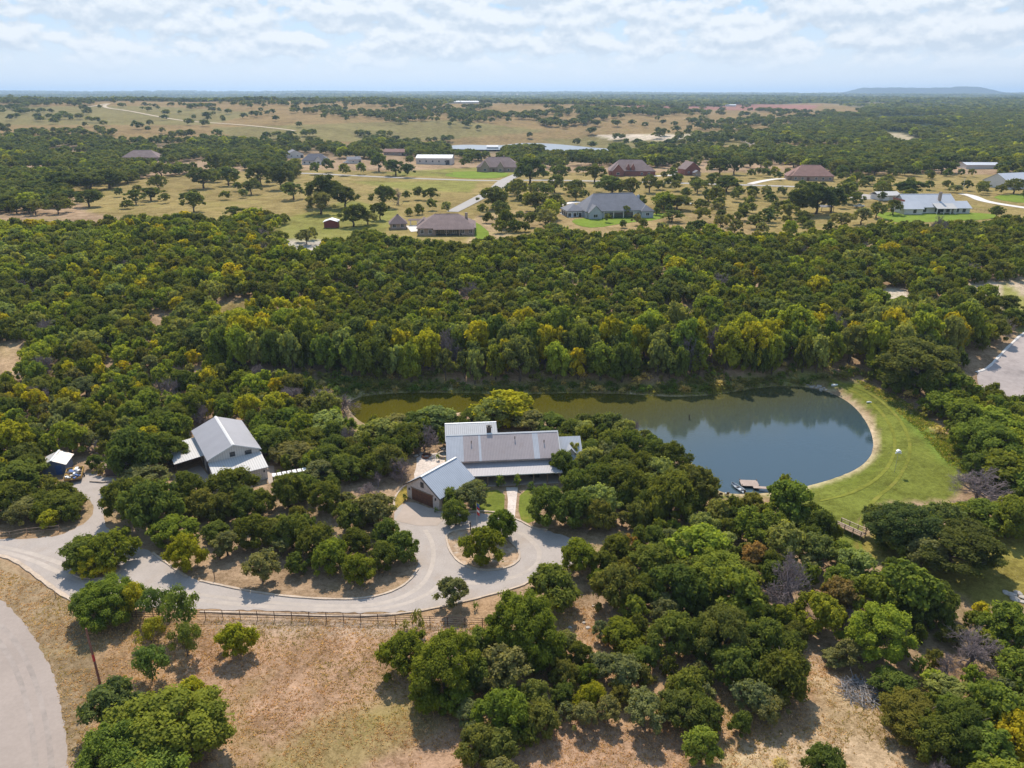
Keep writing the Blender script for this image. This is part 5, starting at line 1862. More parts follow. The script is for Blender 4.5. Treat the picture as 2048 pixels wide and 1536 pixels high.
hand("in the lower left corner", [
    ("O1", 222, 1470, 120, 1360, "spreading grey green oak at the upper left of the lower left clump"), ("B0", 318, 1570, 235, 1380, "biggest leafy tree of the clump in the lower left corner"),
    ("B0", 215, 1600, 150, 1450), ("B0", 395, 1560, 115, 1415), ("B3", 388, 1450, 58, 1352, "small yellow tree behind the lower left clump"), ("B0", 290, 1650, 190, 1490),
    ("M0", 298, 1368, 84, 1288, "lone feathery mesquite with crooked trunk above the lower left clump"),
    ("J2", 213, 1255, 140, 1152, "broad juniper hiding the top of the utility pole"), ("M0", 175, 1245, 70, 1180), ("M1", 258, 1240, 60, 1172), ("B0", 215, 1268, 60, 1195),
    ("M0", 312, 1285, 62, 1172, "thin feathery mesquite before the drive, left of a pair"), ("M0", 366, 1272, 80, 1176, "wide feathery mesquite before the pipe fence, right of a pair"), ("M0", 370, 1322, 64, 1246, "small mesquite below the pipe fence with its shadow beside it"), ("M1", 298, 1292, 60, 1238, "yellowish mesquite bush left of the fence's end"),
    ("J3", 476, 1322, 80, 1242, "round juniper standing alone in the dry field"),
])
hand("round the gravel drive", [
    ("J0", 168, 1146, 95, 1072), ("J2", 215, 1142, 100, 1062, "wide juniper on the small island in the drive, right of two"), ("B3", 190, 1158, 70, 1105),
    ("J3", 373, 1143, 82, 1068, "round yellowish juniper at the lower left tip of the island wood"),
    ("J0", 911, 1070, 62, 998, "slim juniper with two trunks at the top of the turning circle"), ("J2", 962, 1142, 86, 1055, "largest juniper on the turning circle bed"), ("J2", 1000, 1108, 72, 1020, "juniper at the right of the turning circle bed"),
    ("O0", 905, 1250, 74, 1154, "grey green oak astride the pipe fence below the drive"), ("S1", 838, 1264, 42, 1217, "yellow green bush against the pipe fence"), ("S1", 812, 1262, 26, 1236, "small olive bush left of the yellow green one at the fence"), ("S0", 950, 1222, 18, 1200),
    ("O0", 948, 1022, 72, 962, "oak at the right side of the garage"), ("J0", 902, 1030, 46, 975, "small dark tree before the garage's right wall"), ("S0", 810, 1002, 20, 985, "round shrub at the left corner of the garage"),
    ("S0", 1000, 985, 26, 946, "climbing green shrub left of the porch door"), ("S0", 1034, 984, 26, 946, "climbing green shrub right of the porch door"), ("S0", 968, 985, 22, 962), ("S0", 1064, 983, 24, 962), ("S0", 1088, 982, 20, 964),
    ("S0", 877, 922, 14, 906), ("S1", 893, 932, 14, 915), ("S0", 820, 905, 18, 890), ("S0", 872, 1026, 14, 1012),
])
hand("in the island wood", [
    ("J0", 254, 1070, 96, 958), ("J0", 300, 1078, 115, 962), ("J2", 345, 1094, 92, 1028), ("J0", 375, 1020, 76, 943), ("O0", 298, 976, 92, 922, "grey green oak at the top left of the island wood"), ("J0", 276, 1030, 76, 955),
    ("J0", 458, 1012, 98, 934), ("J1", 405, 1040, 72, 978), ("J1", 442, 1050, 72, 985), ("J0", 492, 1042, 74, 975), ("J0", 428, 1090, 66, 1042), ("J0", 522, 1038, 56, 978), ("J0", 350, 1045, 60, 985),
    ("J0", 575, 1036, 80, 948), ("J0", 610, 1030, 60, 950), ("J0", 655, 1046, 72, 962), ("O0", 745, 1062, 92, 985), ("J0", 698, 1066, 74, 1000), ("S1", 621, 1036, 26, 1012), ("O0", 690, 1040, 50, 985),
    ("J0", 502, 1106, 78, 1028), ("O0", 452, 1118, 60, 1062), ("J0", 582, 1112, 82, 1028), ("J1", 545, 1100, 66, 1035), ("O0", 560, 1120, 46, 1076), ("O0", 438, 1128, 36, 1090),
    ("J0", 630, 1122, 80, 1050), ("O0", 523, 1172, 76, 1102, "yellowish oak standing apart at the bottom of the island wood"), ("J2", 660, 1168, 78, 1078), ("J2", 716, 1182, 70, 1105, "juniper nearest the drive's bottom kerb"), ("J0", 712, 1112, 62, 1053), ("J0", 772, 1100, 58, 1038), ("J0", 768, 1150, 66, 1080), ("J0", 805, 1148, 70, 1062), ("J0", 735, 1045, 60, 1005),
    ("D0", 735, 1000, 56, 962, "bare grey tree at the top of the island wood"),
])
hand("in the lower thicket", [
    ("J2", 1050, 1335, 165, 1184, "huge round juniper at the top of the lower middle thicket"), ("J2", 808, 1385, 98, 1262, "rounded juniper at the left end of the lower middle thicket"), ("J2", 890, 1425, 150, 1263), ("J0", 955, 1340, 80, 1254), ("J2", 852, 1455, 76, 1358), ("J2", 912, 1455, 70, 1370), ("J0", 960, 1400, 80, 1310),
    ("O0", 1015, 1400, 110, 1288, "silvery grey green oak amid dark junipers of the lower thicket"), ("O0", 985, 1410, 70, 1340), ("J2", 1005, 1490, 115, 1375), ("J1", 955, 1580, 92, 1452), ("J1", 1000, 1560, 80, 1460), ("J1", 1082, 1500, 82, 1402), ("O0", 935, 1462, 56, 1402), ("O0", 1130, 1464, 48, 1404), ("J0", 1045, 1480, 70, 1400), ("O0", 1000, 1620, 80, 1520),
    ("J0", 1110, 1226, 108, 1132), ("J0", 1106, 1362, 60, 1290), ("J0", 1162, 1378, 62, 1282), ("J1", 1130, 1390, 66, 1318), ("J3", 1182, 1446, 68, 1364, "small yellowish juniper with bare trunk at the thicket's bottom edge"), ("J1", 1240, 1432, 56, 1358), ("O0", 1288, 1468, 92, 1382), ("O0", 1240, 1380, 84, 1302), ("O0", 1205, 1372, 60, 1305), ("J0", 1065, 1330, 50, 1285),
    ("J1", 1355, 1460, 88, 1380), ("J0", 1408, 1470, 88, 1392), ("B0", 1402, 1532, 78, 1454, "round leafy tree at the thicket's lowest tip"), ("J0", 1372, 1412, 92, 1332), ("O0", 1398, 1420, 60, 1360), ("O0", 1505, 1462, 84, 1358), ("O0", 1540, 1470, 70, 1390),
    ("J2", 1250, 1312, 98, 1238), ("J0", 1345, 1345, 105, 1222), ("J1", 1450, 1390, 132, 1212), ("J0", 1528, 1430, 112, 1240), ("J0", 1565, 1468, 118, 1300), ("J0", 1400, 1330, 90, 1240), ("J0", 1480, 1400, 100, 1290),
    ("J0", 1650, 1570, 88, 1487, "juniper cut by the bottom edge right of the clearing"), ("S2", 1565, 1556, 60, 1515),
])
hand("right of the turning circle", [
    ("J1", 1230, 1250, 100, 1128, "big round juniper beside the pale stony clearing"), ("J2", 1158, 1150, 82, 1074), ("J0", 1232, 1132, 68, 1068), ("J0", 1310, 1106, 58, 1052), ("J0", 1312, 1170, 102, 1088), ("J0", 1205, 1160, 60, 1100), ("B1", 1400, 1142, 112, 1048, "bright green leafy tree right of the turning circle"), ("B0", 1445, 1205, 132, 1102), ("J0", 1355, 1240, 112, 1128), ("O0", 1330, 1260, 66, 1190), ("B0", 1470, 1255, 110, 1140), ("B2", 1370, 1130, 60, 1075), ("J0", 1290, 1215, 70, 1150), ("J0", 1395, 1250, 80, 1160), ("B2", 1440, 1110, 70, 1060),
    ("B0", 1500, 1085, 80, 1014), ("B0", 1582, 1052, 92, 962), ("J0", 1468, 1062, 44, 1012), ("J0", 1600, 1072, 80, 1015), ("J0", 1640, 1090, 70, 1020), ("O1", 1640, 1148, 84, 1063), ("B2", 1570, 1142, 88, 1045), ("B5", 1508, 1165, 62, 1085), ("B0", 1540, 1080, 70, 1020), ("J0", 1660, 1100, 50, 1040),
    ("D1", 1578, 1248, 118, 1112, "big bare purplish tree amid the grove right of the drive"), ("B1", 1642, 1292, 94, 1186, "round bright leafy tree just right of the big bare tree"), ("D0", 1655, 1180, 40, 1140),
])
hand("in the lower right corner", [
    ("B2", 1712, 1175, 84, 1098), ("B0", 1680, 1200, 70, 1130), ("B0", 1808, 1245, 116, 1126), ("B0", 1750, 1240, 90, 1150), ("B3", 1718, 1215, 36, 1158), ("J0", 1872, 1275, 92, 1165), ("J0", 1835, 1262, 80, 1180), ("B1", 1760, 1332, 132, 1212), ("B0", 1725, 1330, 80, 1235), ("O0", 1700, 1345, 66, 1280), ("O0", 1668, 1335, 58, 1295), ("J0", 1790, 1402, 98, 1335), ("D0", 1945, 1355, 116, 1262, "large bare thorny tree near the right edge of the lower right wood"), ("B3", 1962, 1265, 34, 1202, "narrow golden green tree on the lawn edge at right"), ("B0", 2020, 1310, 96, 1205), ("B0", 1985, 1290, 70, 1225), ("B0", 2035, 1400, 86, 1300), ("B2", 1905, 1425, 104, 1345), ("J1", 1830, 1488, 142, 1382), ("J0", 1925, 1520, 132, 1400), ("B0", 2000, 1480, 110, 1370), ("B3", 2040, 1560, 110, 1420), ("J0", 1870, 1530, 110, 1430), ("B0", 1980, 1560, 120, 1450), ("D0", 1710, 1262, 60, 1215), ("B1", 1870, 1395, 50, 1340), ("S0", 1840, 1350, 50, 1305), ("B0", 2020, 1640, 130, 1520), ("D0", 1790, 1200, 50, 1150),
])
hand("on the dam lawn", [
    ("O2", 1800, 1112, 142, 1000, "large dark oak at the left of the clump on the lawn"), ("O1", 1882, 1100, 92, 1006, "brownish topped oak at the back of the clump on the lawn"), ("O2", 1905, 1152, 175, 1042, "widest oak of the dark clump on the lawn"), ("J0", 1815, 1128, 120, 1045), ("O2", 1955, 1152, 86, 1062), ("O2", 1760, 1092, 78, 1012), ("O0", 1850, 1148, 90, 1070),
    ("D0", 1962, 1002, 118, 932, "bare grey tree at the right end of the grass dam"), ("B0", 1972, 1062, 96, 998), ("B0", 2030, 1055, 80, 990), ("B1", 1930, 1050, 60, 1005), ("B0", 2060, 1010, 90, 940),
])
hand("between house and pond", [
    ("J0", 1095, 1062, 92, 970, "juniper at the right edge of the front lawn"), ("J0", 1148, 1072, 84, 982), ("J0", 1152, 1002, 72, 936), ("O0", 1225, 945, 66, 880), ("J0", 1228, 935, 80, 862), ("J0", 1262, 935, 72, 860), ("J0", 1312, 942, 72, 880), ("J0", 1346, 958, 74, 885), ("J0", 1210, 1000, 82, 925), ("J0", 1255, 1012, 90, 930), ("B2", 1200, 1052, 76, 968), ("J0", 1308, 1030, 70, 955), ("J0", 1345, 1055, 112, 945), ("O1", 1392, 1045, 92, 930), ("O1", 1365, 1050, 80, 940), ("J0", 1424, 1010, 40, 955), ("O1", 1410, 1050, 60, 965), ("B2", 1320, 985, 70, 918), ("J0", 1180, 1010, 60, 950), ("J0", 1240, 960, 70, 895), ("J0", 1290, 975, 70, 905), ("O0", 1245, 1060, 40, 1020), ("D0", 1268, 1050, 40, 1005), ("J0", 1310, 1060, 60, 1000),
    ("D0", 1265, 882, 44, 838, "bare grey tree at the pond's near shore"), ("D0", 1180, 895, 30, 850),
    ("B2", 1165, 880, 60, 840), ("J0", 1100, 872, 74, 825), ("J0", 1140, 880, 60, 838), ("O0", 1060, 868, 70, 820), ("J0", 1050, 855, 60, 812),
    ("B3", 1005, 850, 118, 780, "large yellow green willow like tree behind the farmhouse"), ("B2", 990, 862, 80, 795, "pale leafy tree in front of the yellow green one behind the farmhouse"), ("J0", 945, 850, 64, 815), ("B2", 868, 872, 92, 812), ("J0", 890, 862, 60, 820), ("J0", 832, 872, 70, 822), ("O0", 795, 878, 70, 830), ("B2", 760, 905, 92, 838), ("J0", 810, 905, 76, 845), ("D1", 850, 905, 62, 848, "purplish bare tree left of the farmhouse's rear wing"), ("D1", 802, 968, 52, 914, "small purplish bare tree left of the patio"), ("J0", 815, 925, 50, 870), ("J0", 770, 935, 70, 870),
    ("S0", 558, 955, 18, 938, "small purple flowering shrub right of the metal barn"),
])
hand("left of the metal barn", [
    ("J0", 262, 960, 120, 858, "large dark juniper overhanging the low brown hut"), ("J0", 335, 948, 80, 862, "tall dark tree against the metal barn's carport"), ("J0", 52, 950, 84, 908, "juniper screening the bluish shed"), ("J0", 30, 985, 110, 920), ("J0", 126, 1026, 88, 976), ("O0", 40, 1040, 82, 988), ("B3", 96, 1058, 52, 1018, "yellow green bush above the wooden rail fence"), ("J0", 20, 1030, 80, 960), ("J0", 88, 1030, 70, 980), ("J0", 190, 940, 40, 908), ("B3", 26, 925, 78, 845, "large yellow green tree at the left edge above the shed"), ("B1", 8, 1010, 40, 960),
    ("O0", 588, 935, 92, 880), ("J0", 560, 918, 66, 858), ("J0", 530, 890, 60, 840), ("O0", 640, 968, 76, 918), ("J0", 605, 960, 66, 945), ("J0", 690, 965, 84, 905), ("J0", 665, 925, 70, 870), ("J0", 715, 950, 70, 890), ("B1", 605, 885, 56, 825), ("B2", 660, 878, 80, 820), ("J0", 740, 965, 60, 905), ("J0", 620, 905, 70, 855), ("D0", 755, 975, 40, 940), ("D1", 640, 822, 80, 775, "bare grey thicket tree at the pond's left tip"), ("D0", 690, 830, 60, 785), ("D0", 590, 815, 60, 770), ("B1", 500, 795, 52, 748, "bright green pointed tree left of the pond's tip"),
])
hand("beyond the dam", [
    ("O1", 1845, 792, 165, 678, "huge dome shaped oak between the pond and the turning circle"), ("B0", 1775, 770, 60, 712), ("B0", 1900, 815, 92, 742, "round leafy tree at the left of the asphalt turning circle"), ("B0", 1880, 838, 70, 785), ("B0", 1925, 868, 80, 800), ("B1", 1985, 880, 110, 812), ("B1", 2035, 885, 80, 830), ("B0", 1975, 935, 130, 842), ("B1", 2030, 935, 90, 862), ("B0", 1930, 905, 60, 850), ("B0", 2010, 985, 120, 900), ("J0", 1960, 965, 80, 900), ("B0", 2045, 850, 70, 805), ("S1", 1850, 835, 40, 808), ("S2", 1820, 800, 40, 775), ("S2", 1880, 870, 36, 848), ("B0", 1865, 805, 70, 740), ("J0", 1800, 795, 60, 735), ("B1", 1942, 690, 70, 625), ("B1", 1900, 680, 70, 620), ("B3", 1985, 690, 26, 645),
])
hand("near the plateau houses", [
    ("O2", 648, 420, 70, 352, "dark oak clump in the meadow left of the lane"), ("O2", 690, 418, 62, 372), ("O0", 640, 430, 60, 385), ("O2", 705, 455, 60, 410), ("O0", 735, 450, 40, 425),
    ("O1", 765, 425, 50, 372), ("O2", 760, 455, 40, 405), ("D0", 795, 412, 32, 376), ("O1", 813, 410, 22, 382), ("O1", 838, 400, 30, 374), ("O2", 862, 402, 36, 376), ("O1", 862, 425, 26, 398), ("J0", 838, 438, 24, 408), ("J0", 818, 442, 18, 416), ("O0", 893, 432, 26, 404),
    ("O2", 790, 352, 50, 320), ("O2", 812, 356, 34, 328), ("O1", 688, 352, 30, 328), ("O1", 722, 350, 26, 326), ("O2", 655, 345, 30, 318), ("O2", 630, 350, 26, 326), ("O2", 757, 348, 40, 308),
    ("O1", 985, 420, 56, 375, "broad oak right of the lane's bend"), ("O1", 1000, 440, 40, 402), ("O1", 965, 435, 26, 408), ("J0", 975, 455, 24, 425), ("J0", 1010, 462, 42, 420), ("J0", 1030, 465, 40, 440), ("J0", 1000, 470, 30, 440), ("J0", 1052, 470, 22, 444), ("O1", 1035, 400, 44, 360), ("O2", 1060, 370, 70, 318), ("O1", 1085, 400, 50, 365), ("O1", 1110, 395, 40, 350), ("O1", 1070, 425, 60, 385), ("O0", 1092, 460, 50, 418, "grey green round oak left of the grey house's concrete pad"), ("B1", 1100, 440, 40, 400), ("O1", 1065, 455, 34, 425), ("O1", 1120, 372, 40, 330), ("O2", 1190, 366, 44, 332), ("O1", 1150, 392, 46, 360),
    ("O1", 1225, 394, 60, 352), ("O1", 1262, 398, 46, 356), ("O1", 1300, 390, 40, 350), ("B1", 1330, 415, 56, 385, "bright green low tree right of the grey roofed house"), ("O1", 1355, 420, 54, 390), ("J0", 1312, 432, 18, 415), ("O0", 1275, 462, 26, 428), ("O1", 1252, 436, 26, 412), ("J0", 1288, 462, 20, 438), ("O1", 1215, 450, 20, 428), ("J0", 1246, 460, 18, 440), ("O1", 1345, 445, 46, 420), ("O0", 1325, 470, 30, 445), ("B1", 1352, 470, 30, 450), ("O1", 1402, 452, 34, 415), ("O1", 1402, 425, 40, 398), ("O1", 1430, 412, 44, 374, "rounded oak with its shadow in the field right of the grey roofed house"), ("O1", 1395, 388, 36, 358), ("O1", 1372, 404, 26, 376), ("O1", 1500, 422, 28, 393), ("O1", 1478, 404, 26, 374), ("O2", 1455, 385, 60, 352), ("O1", 1505, 455, 20, 430), ("O0", 1442, 475, 36, 430), ("O0", 1470, 472, 36, 440), ("B1", 1420, 480, 40, 448), ("O0", 1525, 478, 30, 445), ("O2", 1470, 350, 40, 318), ("O2", 1440, 352, 50, 318),
    ("O2", 1600, 432, 66, 378, "oak at the left of the grove beside the parking court"), ("O2", 1635, 430, 70, 372), ("O2", 1665, 428, 56, 376), ("O1", 1580, 440, 40, 408), ("O2", 1620, 408, 50, 365), ("O1", 1690, 425, 46, 366), ("O1", 1712, 422, 34, 385), ("O1", 1768, 396, 36, 368), ("O1", 1755, 446, 36, 405, "slim oak left of the white roofed house's lawn, left of a pair"), ("O1", 1788, 448, 34, 400, "slim oak before the white roofed house, right of a pair"), ("O0", 1725, 450, 44, 415), ("O0", 1685, 460, 50, 425), ("O1", 1605, 350, 30, 336), ("O1", 2030, 388, 44, 358), ("O1", 1965, 390, 24, 368),
    ("D1", 1882, 480, 42, 432, "purplish bare tree below the white roofed house's lawn"), ("O1", 1835, 460, 34, 440), ("O2", 1822, 388, 60, 362), ("O0", 1912, 384, 30, 370),
    ("J0", 560, 486, 40, 462), ("J0", 545, 496, 34, 470), ("O0", 612, 490, 36, 458), ("O1", 625, 480, 28, 455), ("O0", 600, 485, 26, 465),
    ("O2", 405, 378, 56, 336, "large round dark oak in the meadow at left"), ("O1", 455, 372, 46, 334), ("O1", 450, 400, 26, 382), ("O2", 500, 390, 40, 362), ("O2", 520, 372, 56, 330), ("O2", 560, 380, 56, 335), ("O1", 585, 400, 50, 365), ("O2", 435, 350, 46, 308), ("O1", 315, 382, 36, 350), ("O2", 300, 402, 50, 375), ("O1", 270, 410, 36, 380), ("J0", 252, 418, 30, 400), ("O1", 385, 435, 44, 385), ("O1", 320, 355, 40, 325), ("O2", 120, 385, 80, 345), ("O2", 180, 382, 70, 345), ("O2", 215, 378, 60, 340), ("O1", 175, 415, 56, 380),
])

# ------------------------------------------------------------------ sown woodland
CELL = 6.0
GRID = {}


def gkey(x, y):
    return int(x // CELL), int(y // CELL)


def gput(x, y, r):
    GRID.setdefault(gkey(x, y), []).append((x, y, r))


def gfree(x, y, r, tight):
    kx, ky = gkey(x, y)
    m = 3 if r < 6 else 4
    for i in range(kx - m, kx + m + 1):
        for j in range(ky - m, ky + m + 1):
            for a, b_, q in GRID.get((i, j), ()):
                if (a - x) ** 2 + (b_ - y) ** 2 < (tight * (r + q)) ** 2:
                    return False
    return True


for t in TREES:
    gput(t["X"], t["Y"], t["r"])

VIEW = list(HOUSES) + [(1432, 955, 1545, 996, 128),   # things in the photo that no sown tree stands in front of
    (700, 786, 880, 834, 166), (1060, 788, 1400, 832, 170), (1330, 790, 1745, 970, 150), (0, 1080, 840, 1235, 88), (1560, 760, 1900, 1010, 120), (2000, 680, 2048, 795, 170),
    (905, 345, 1045, 425, 400), (580, 343, 980, 362, 520), (1500, 356, 1580, 374, 520), (820, 905, 895, 960, 126), (1925, 386, 2048, 412, 420), (1700, 390, 1775, 415, 420), (560, 440, 700, 478, 330), (1140, 436, 1340, 455, 350), (1740, 424, 1985, 442, 370),
    (930, 430, 985, 478, 320), (1440, 395, 1560, 470, 340), (715, 365, 940, 372, 430), (1090, 286, 1215, 299, 985), (905, 289, 960, 297, 985),
]
for gl in ([(1755, 262), (1800, 264), (1865, 288), (1800, 293)], [(1860, 333), (1935, 331), (2000, 335), (1995, 344), (1880, 345)], [(430, 612), (500, 596), (520, 625), (440, 648)], [(-20, 690), (50, 698), (38, 760), (-20, 775)],
           [(1760, 580), (1808, 575), (1830, 600), (1770, 615)], [(1900, 575), (2060, 565), (2060, 640), (1980, 610)], [(300, 640), (340, 632), (350, 650), (310, 660)], [(860, 640), (900, 632), (905, 650)], [(1190, 590), (1230, 582), (1225, 600)], [(1560, 520), (1610, 515), (1600, 535)], [(1260, 680), (1290, 660), (1285, 700)]):
    BLOCK.append(wpoly(gl))
q_ = GZ(133, 948, 0)
BLOCK.append(np.array([(q_[0] - 6.5, q_[1] - 4), (q_[0] + 3, q_[1] - 4), (q_[0] + 3, q_[1] + 7), (q_[0] - 6.5, q_[1] + 7)]))
BB = [(b_.min(0) - 2, b_.max(0) + 2, b_) for b_ in BLOCK]


def fill(cluster, px, spacing, mix, rr, hr, tight=.62, n_max=4000, edge=.4, extra=None, seed=1):
    """sow trees over the ground seen inside the photo polygon px; mix = [(kind, colour, weight)]"""
    rg = np.random.default_rng(seed)
    P = np.array([G(*p) for p in px])
    lo, hi = P.min(0), P.max(0)
    area = (hi[0] - lo[0]) * (hi[1] - lo[1])
    n = int(min(60000, area / (spacing ** 2) * 3.2))
    xs, ys = rg.uniform(lo[0], hi[0], n), rg.uniform(lo[1], hi[1], n)
    zs = height(xs, ys)
    uu, vv = proj(xs, ys, zs)
    ej = np.clip(ys / 330, .25, 1)
    ok = inside(px, uu + (noise2(xs, ys, 22, seed + 60) - .5) * 90 * ej, vv + (noise2(xs, ys, 19, seed + 61) - .5) * 34 * ej)
    if extra is not None:
        ok &= extra(xs, ys, rg)
    wts = np.array([m[2] for m in mix], float)
    wts /= wts.sum()
    clus = noise2(xs, ys, 14, seed + 3)
    cnt = 0
    for x, y, z, c in zip(xs[ok], ys[ok], zs[ok], clus[ok]):
        m = mix[rg.choice(len(mix), p=wts)]
        if m[0] == "juniper" and c > .72 and len(mix) > 2:
            m = mix[rg.choice(len(mix), p=wts)]
        f = rg.random()
        r = rr[0] + (rr[1] - rr[0]) * f ** 1.3
        h = (hr[0] + (hr[1] - hr[0]) * (f * .6 + rg.random() * .4))
        if m[0] == "broadleaf":
            h *= 1.12
        if m[0] == "shrub":
            r, h = r * .55, h * .38
        if not gfree(x, y, r, tight):
            continue
        bad = False
        for a, b_, poly in BB:
            if a[0] - r < x < b_[0] + r and a[1] - r < y < b_[1] + r:
                if inside(poly, np.array([x]), np.array([y]))[0] or dist_poly(poly, np.array([x]), np.array([y]))[0] < r * edge:
                    bad = True
                    break
        if bad:
            continue
        u, v = proj(x, y, z)
        _, vt = proj(x, y, z + h)
        wpx = F_PX * r / (y * CT - (z - CAM_H) * ST) * .85
        for a0, b0, a1, b1, yy in VIEW:
            if y < yy and u + wpx > a0 and u - wpx < a1 and v > b0 and vt < b1 - .15 * (b1 - b0):
                bad = True
                break
        if bad:
            continue
        gput(x, y, r)
        add_tree(m[0], x, y, r, h, m[1], cluster, None, z)
        cnt += 1
        if cnt >= n_max:
            break


JUN = [("juniper", 0, 50), ("juniper", 1, 18), ("juniper", 2, 14)]
# near woods
fill("behind the metal barn", [(-260, 745), (480, 745), (640, 790), (700, 830), (740, 870), (880, 850), (890, 900), (820, 905), (790, 960), (640, 975), (540, 930), (480, 830), (380, 860), (350, 930), (200, 945), (150, 930), (-260, 1060)],
     3.0, JUN + [("broadleaf", 0, 20), ("broadleaf", 3, 13), ("broadleaf", 1, 14), ("broadleaf", 2, 12), ("oak", 0, 10), ("dead", 1, 7), ("shrub", 1, 12)], (1.4, 3.6), (2.8, 6.6), .58, seed=2)
fill("left of the metal barn", [(-260, 940), (85, 940), (130, 960), (180, 1010), (160, 1045), (60, 1060), (-260, 1060)], 3.4, JUN + [("oak", 0, 10)], (1.6, 2.8), (3, 5), .6, seed=3)
fill("in the island wood", [(215, 985), (330, 950), (500, 975), (700, 970), (780, 1000), (780, 1050), (825, 1130), (780, 1170), (640, 1180), (500, 1100), (330, 1110), (220, 1050)], 3.4, JUN + [("oak", 0, 10), ("shrub", 1, 30)], (1.1, 1.9), (2.2, 3.6), .8, n_max=14, seed=4)
fill("between house and pond", [(1130, 905), (1180, 855), (1280, 880), (1400, 945), (1425, 1000), (1380, 1055), (1270, 1062), (1130, 1050), (1120, 960)], 3.2, JUN + [("oak", 1, 20), ("broadleaf", 2, 12)], (1.8, 3.2), (3.6, 6), .55, seed=5)
fill("right of the turning circle", [(1280, 1080), (1440, 1040), (1480, 1000), (1600, 980), (1680, 1100), (1700, 1180), (1660, 1290), (1560, 1320), (1400, 1260), (1200, 1240), (1180, 1150)], 3.2, JUN + [("broadleaf", 0, 30), ("broadleaf", 2, 18), ("oak", 0, 12), ("broadleaf", 5, 5), ("shrub", 0, 16)], (1.3, 2.5), (2.6, 4.6), .66, seed=6)
fill("in the lower thicket", [(985, 1300), (1140, 1290), (1250, 1260), (1400, 1300), (1560, 1380), (1600, 1460), (1420, 1470), (1220, 1440), (1080, 1500), (940, 1560), (920, 1440)], 3.0, JUN + [("oak", 0, 22), ("shrub", 1, 18)], (1.1, 2.2), (2.2, 4.2), .68, seed=7)
fill("in the lower right corner", [(1660, 1130), (1760, 1130), (1860, 1200), (1930, 1255), (2300, 1260), (2400, 1700), (1960, 1700), (1800, 1480), (1770, 1400), (1680, 1320), (1640, 1250)], 3.2, JUN + [("broadleaf", 0, 45), ("broadleaf", 1, 12), ("oak", 0, 15), ("dead", 0, 5), ("shrub", 0, 20)], (1.1, 2.4), (2.2, 4.4), .7, seed=8)
fill("beyond the dam", [(1880, 800), (1960, 800), (2300, 810), (2400, 1090), (2000, 1080), (1945, 1000), (1930, 930), (1880, 850)], 3.3, JUN + [("broadleaf", 0, 45), ("broadleaf", 1, 25), ("shrub", 1, 10)], (1.7, 3.3), (3.5, 6.5), .58, seed=9)
# shore shrubs and the tall bank
BANKMIX = [("broadleaf", 0, 30), ("broadleaf", 3, 16), ("broadleaf", 2, 16), ("broadleaf", 1, 16), ("juniper", 0, 20), ("oak", 1, 10), ("dead", 1, 3), ("broadleaf", 5, 1)]
fill("on the far pond bank", [(430, 735), (640, 742), (700, 762), (900, 768), (1100, 768), (1300, 774), (1480, 762), (1600, 744), (1800, 742), (1950, 700), (1950, 660), (1700, 690), (1300, 705), (900, 700), (640, 690), (430, 690)], 3.4, BANKMIX, (2.4, 4.6), (6.5, 12), .5, seed=13)
fill("on the far shore", [(560, 755), (640, 725), (700, 718), (900, 722), (1100, 720), (1300, 724), (1480, 720), (1600, 725), (1700, 742), (1790, 790), (1690, 757), (1640, 764), (1560, 769), (1480, 783), (1340, 792), (1100, 786), (830, 784), (700, 791), (580, 800)], 1.1, [("shrub", 0, 7), ("shrub", 1, 6), ("shrub", 2, 3)], (1.5, 4.4), (2.6, 6.0), .5, edge=.1, seed=10)
fill("on the slope below dam", [(1780, 790), (1850, 830), (1920, 900), (1950, 960), (1905, 930), (1850, 860)], 3, [("shrub", 2, 4), ("shrub", 1, 4), ("shrub", 0, 2)], (1.0, 2.0), (1.8, 3), .8, seed=12)
FORMIX = JUN + [("broadleaf", 0, 8), ("broadleaf", 2, 6), ("broadleaf", 3, 2), ("broadleaf", 1, 5), ("oak", 1, 8), ("dead", 1, 1.5)]
FORL = JUN + [("broadleaf", 0, 12), ("broadleaf", 2, 10), ("broadleaf", 3, 8), ("broadleaf", 1, 12), ("oak", 1, 12), ("dead", 1, 3)]


def glade(th, sc_, sd_):
    return lambda X, Y, rg: noise2(X, Y, sc_, sd_) < th


fill("on the left slope", [(-300, 445), (200, 458), (350, 458), (480, 450), (560, 440), (560, 500), (640, 520), (640, 735), (440, 735), (-300, 745)], 3.2, FORL, (1.5, 4.2), (3, 6.8), .58, extra=glade(.82, 14, 31), seed=14)
fill("on the middle slope", [(640, 500), (720, 478), (800, 490), (930, 500), (1010, 480), (1110, 474), (1330, 478), (1340, 705), (900, 705), (640, 735)], 3.2, FORMIX, (1.6, 3.8), (3.2, 6.2), .57, extra=glade(.9, 12, 32), seed=15)
fill("on the right slope", [(1330, 478), (1500, 482), (1640, 474), (1720, 458), (1800, 458), (2000, 448), (2300, 440), (2400, 560), (2048, 640), (1990, 700), (1940, 735), (1800, 742), (1600, 742), (1340, 705)], 3.2, FORMIX, (1.5, 4.0), (3.2, 6.6), .59, extra=glade(.8, 14, 33), seed=16)
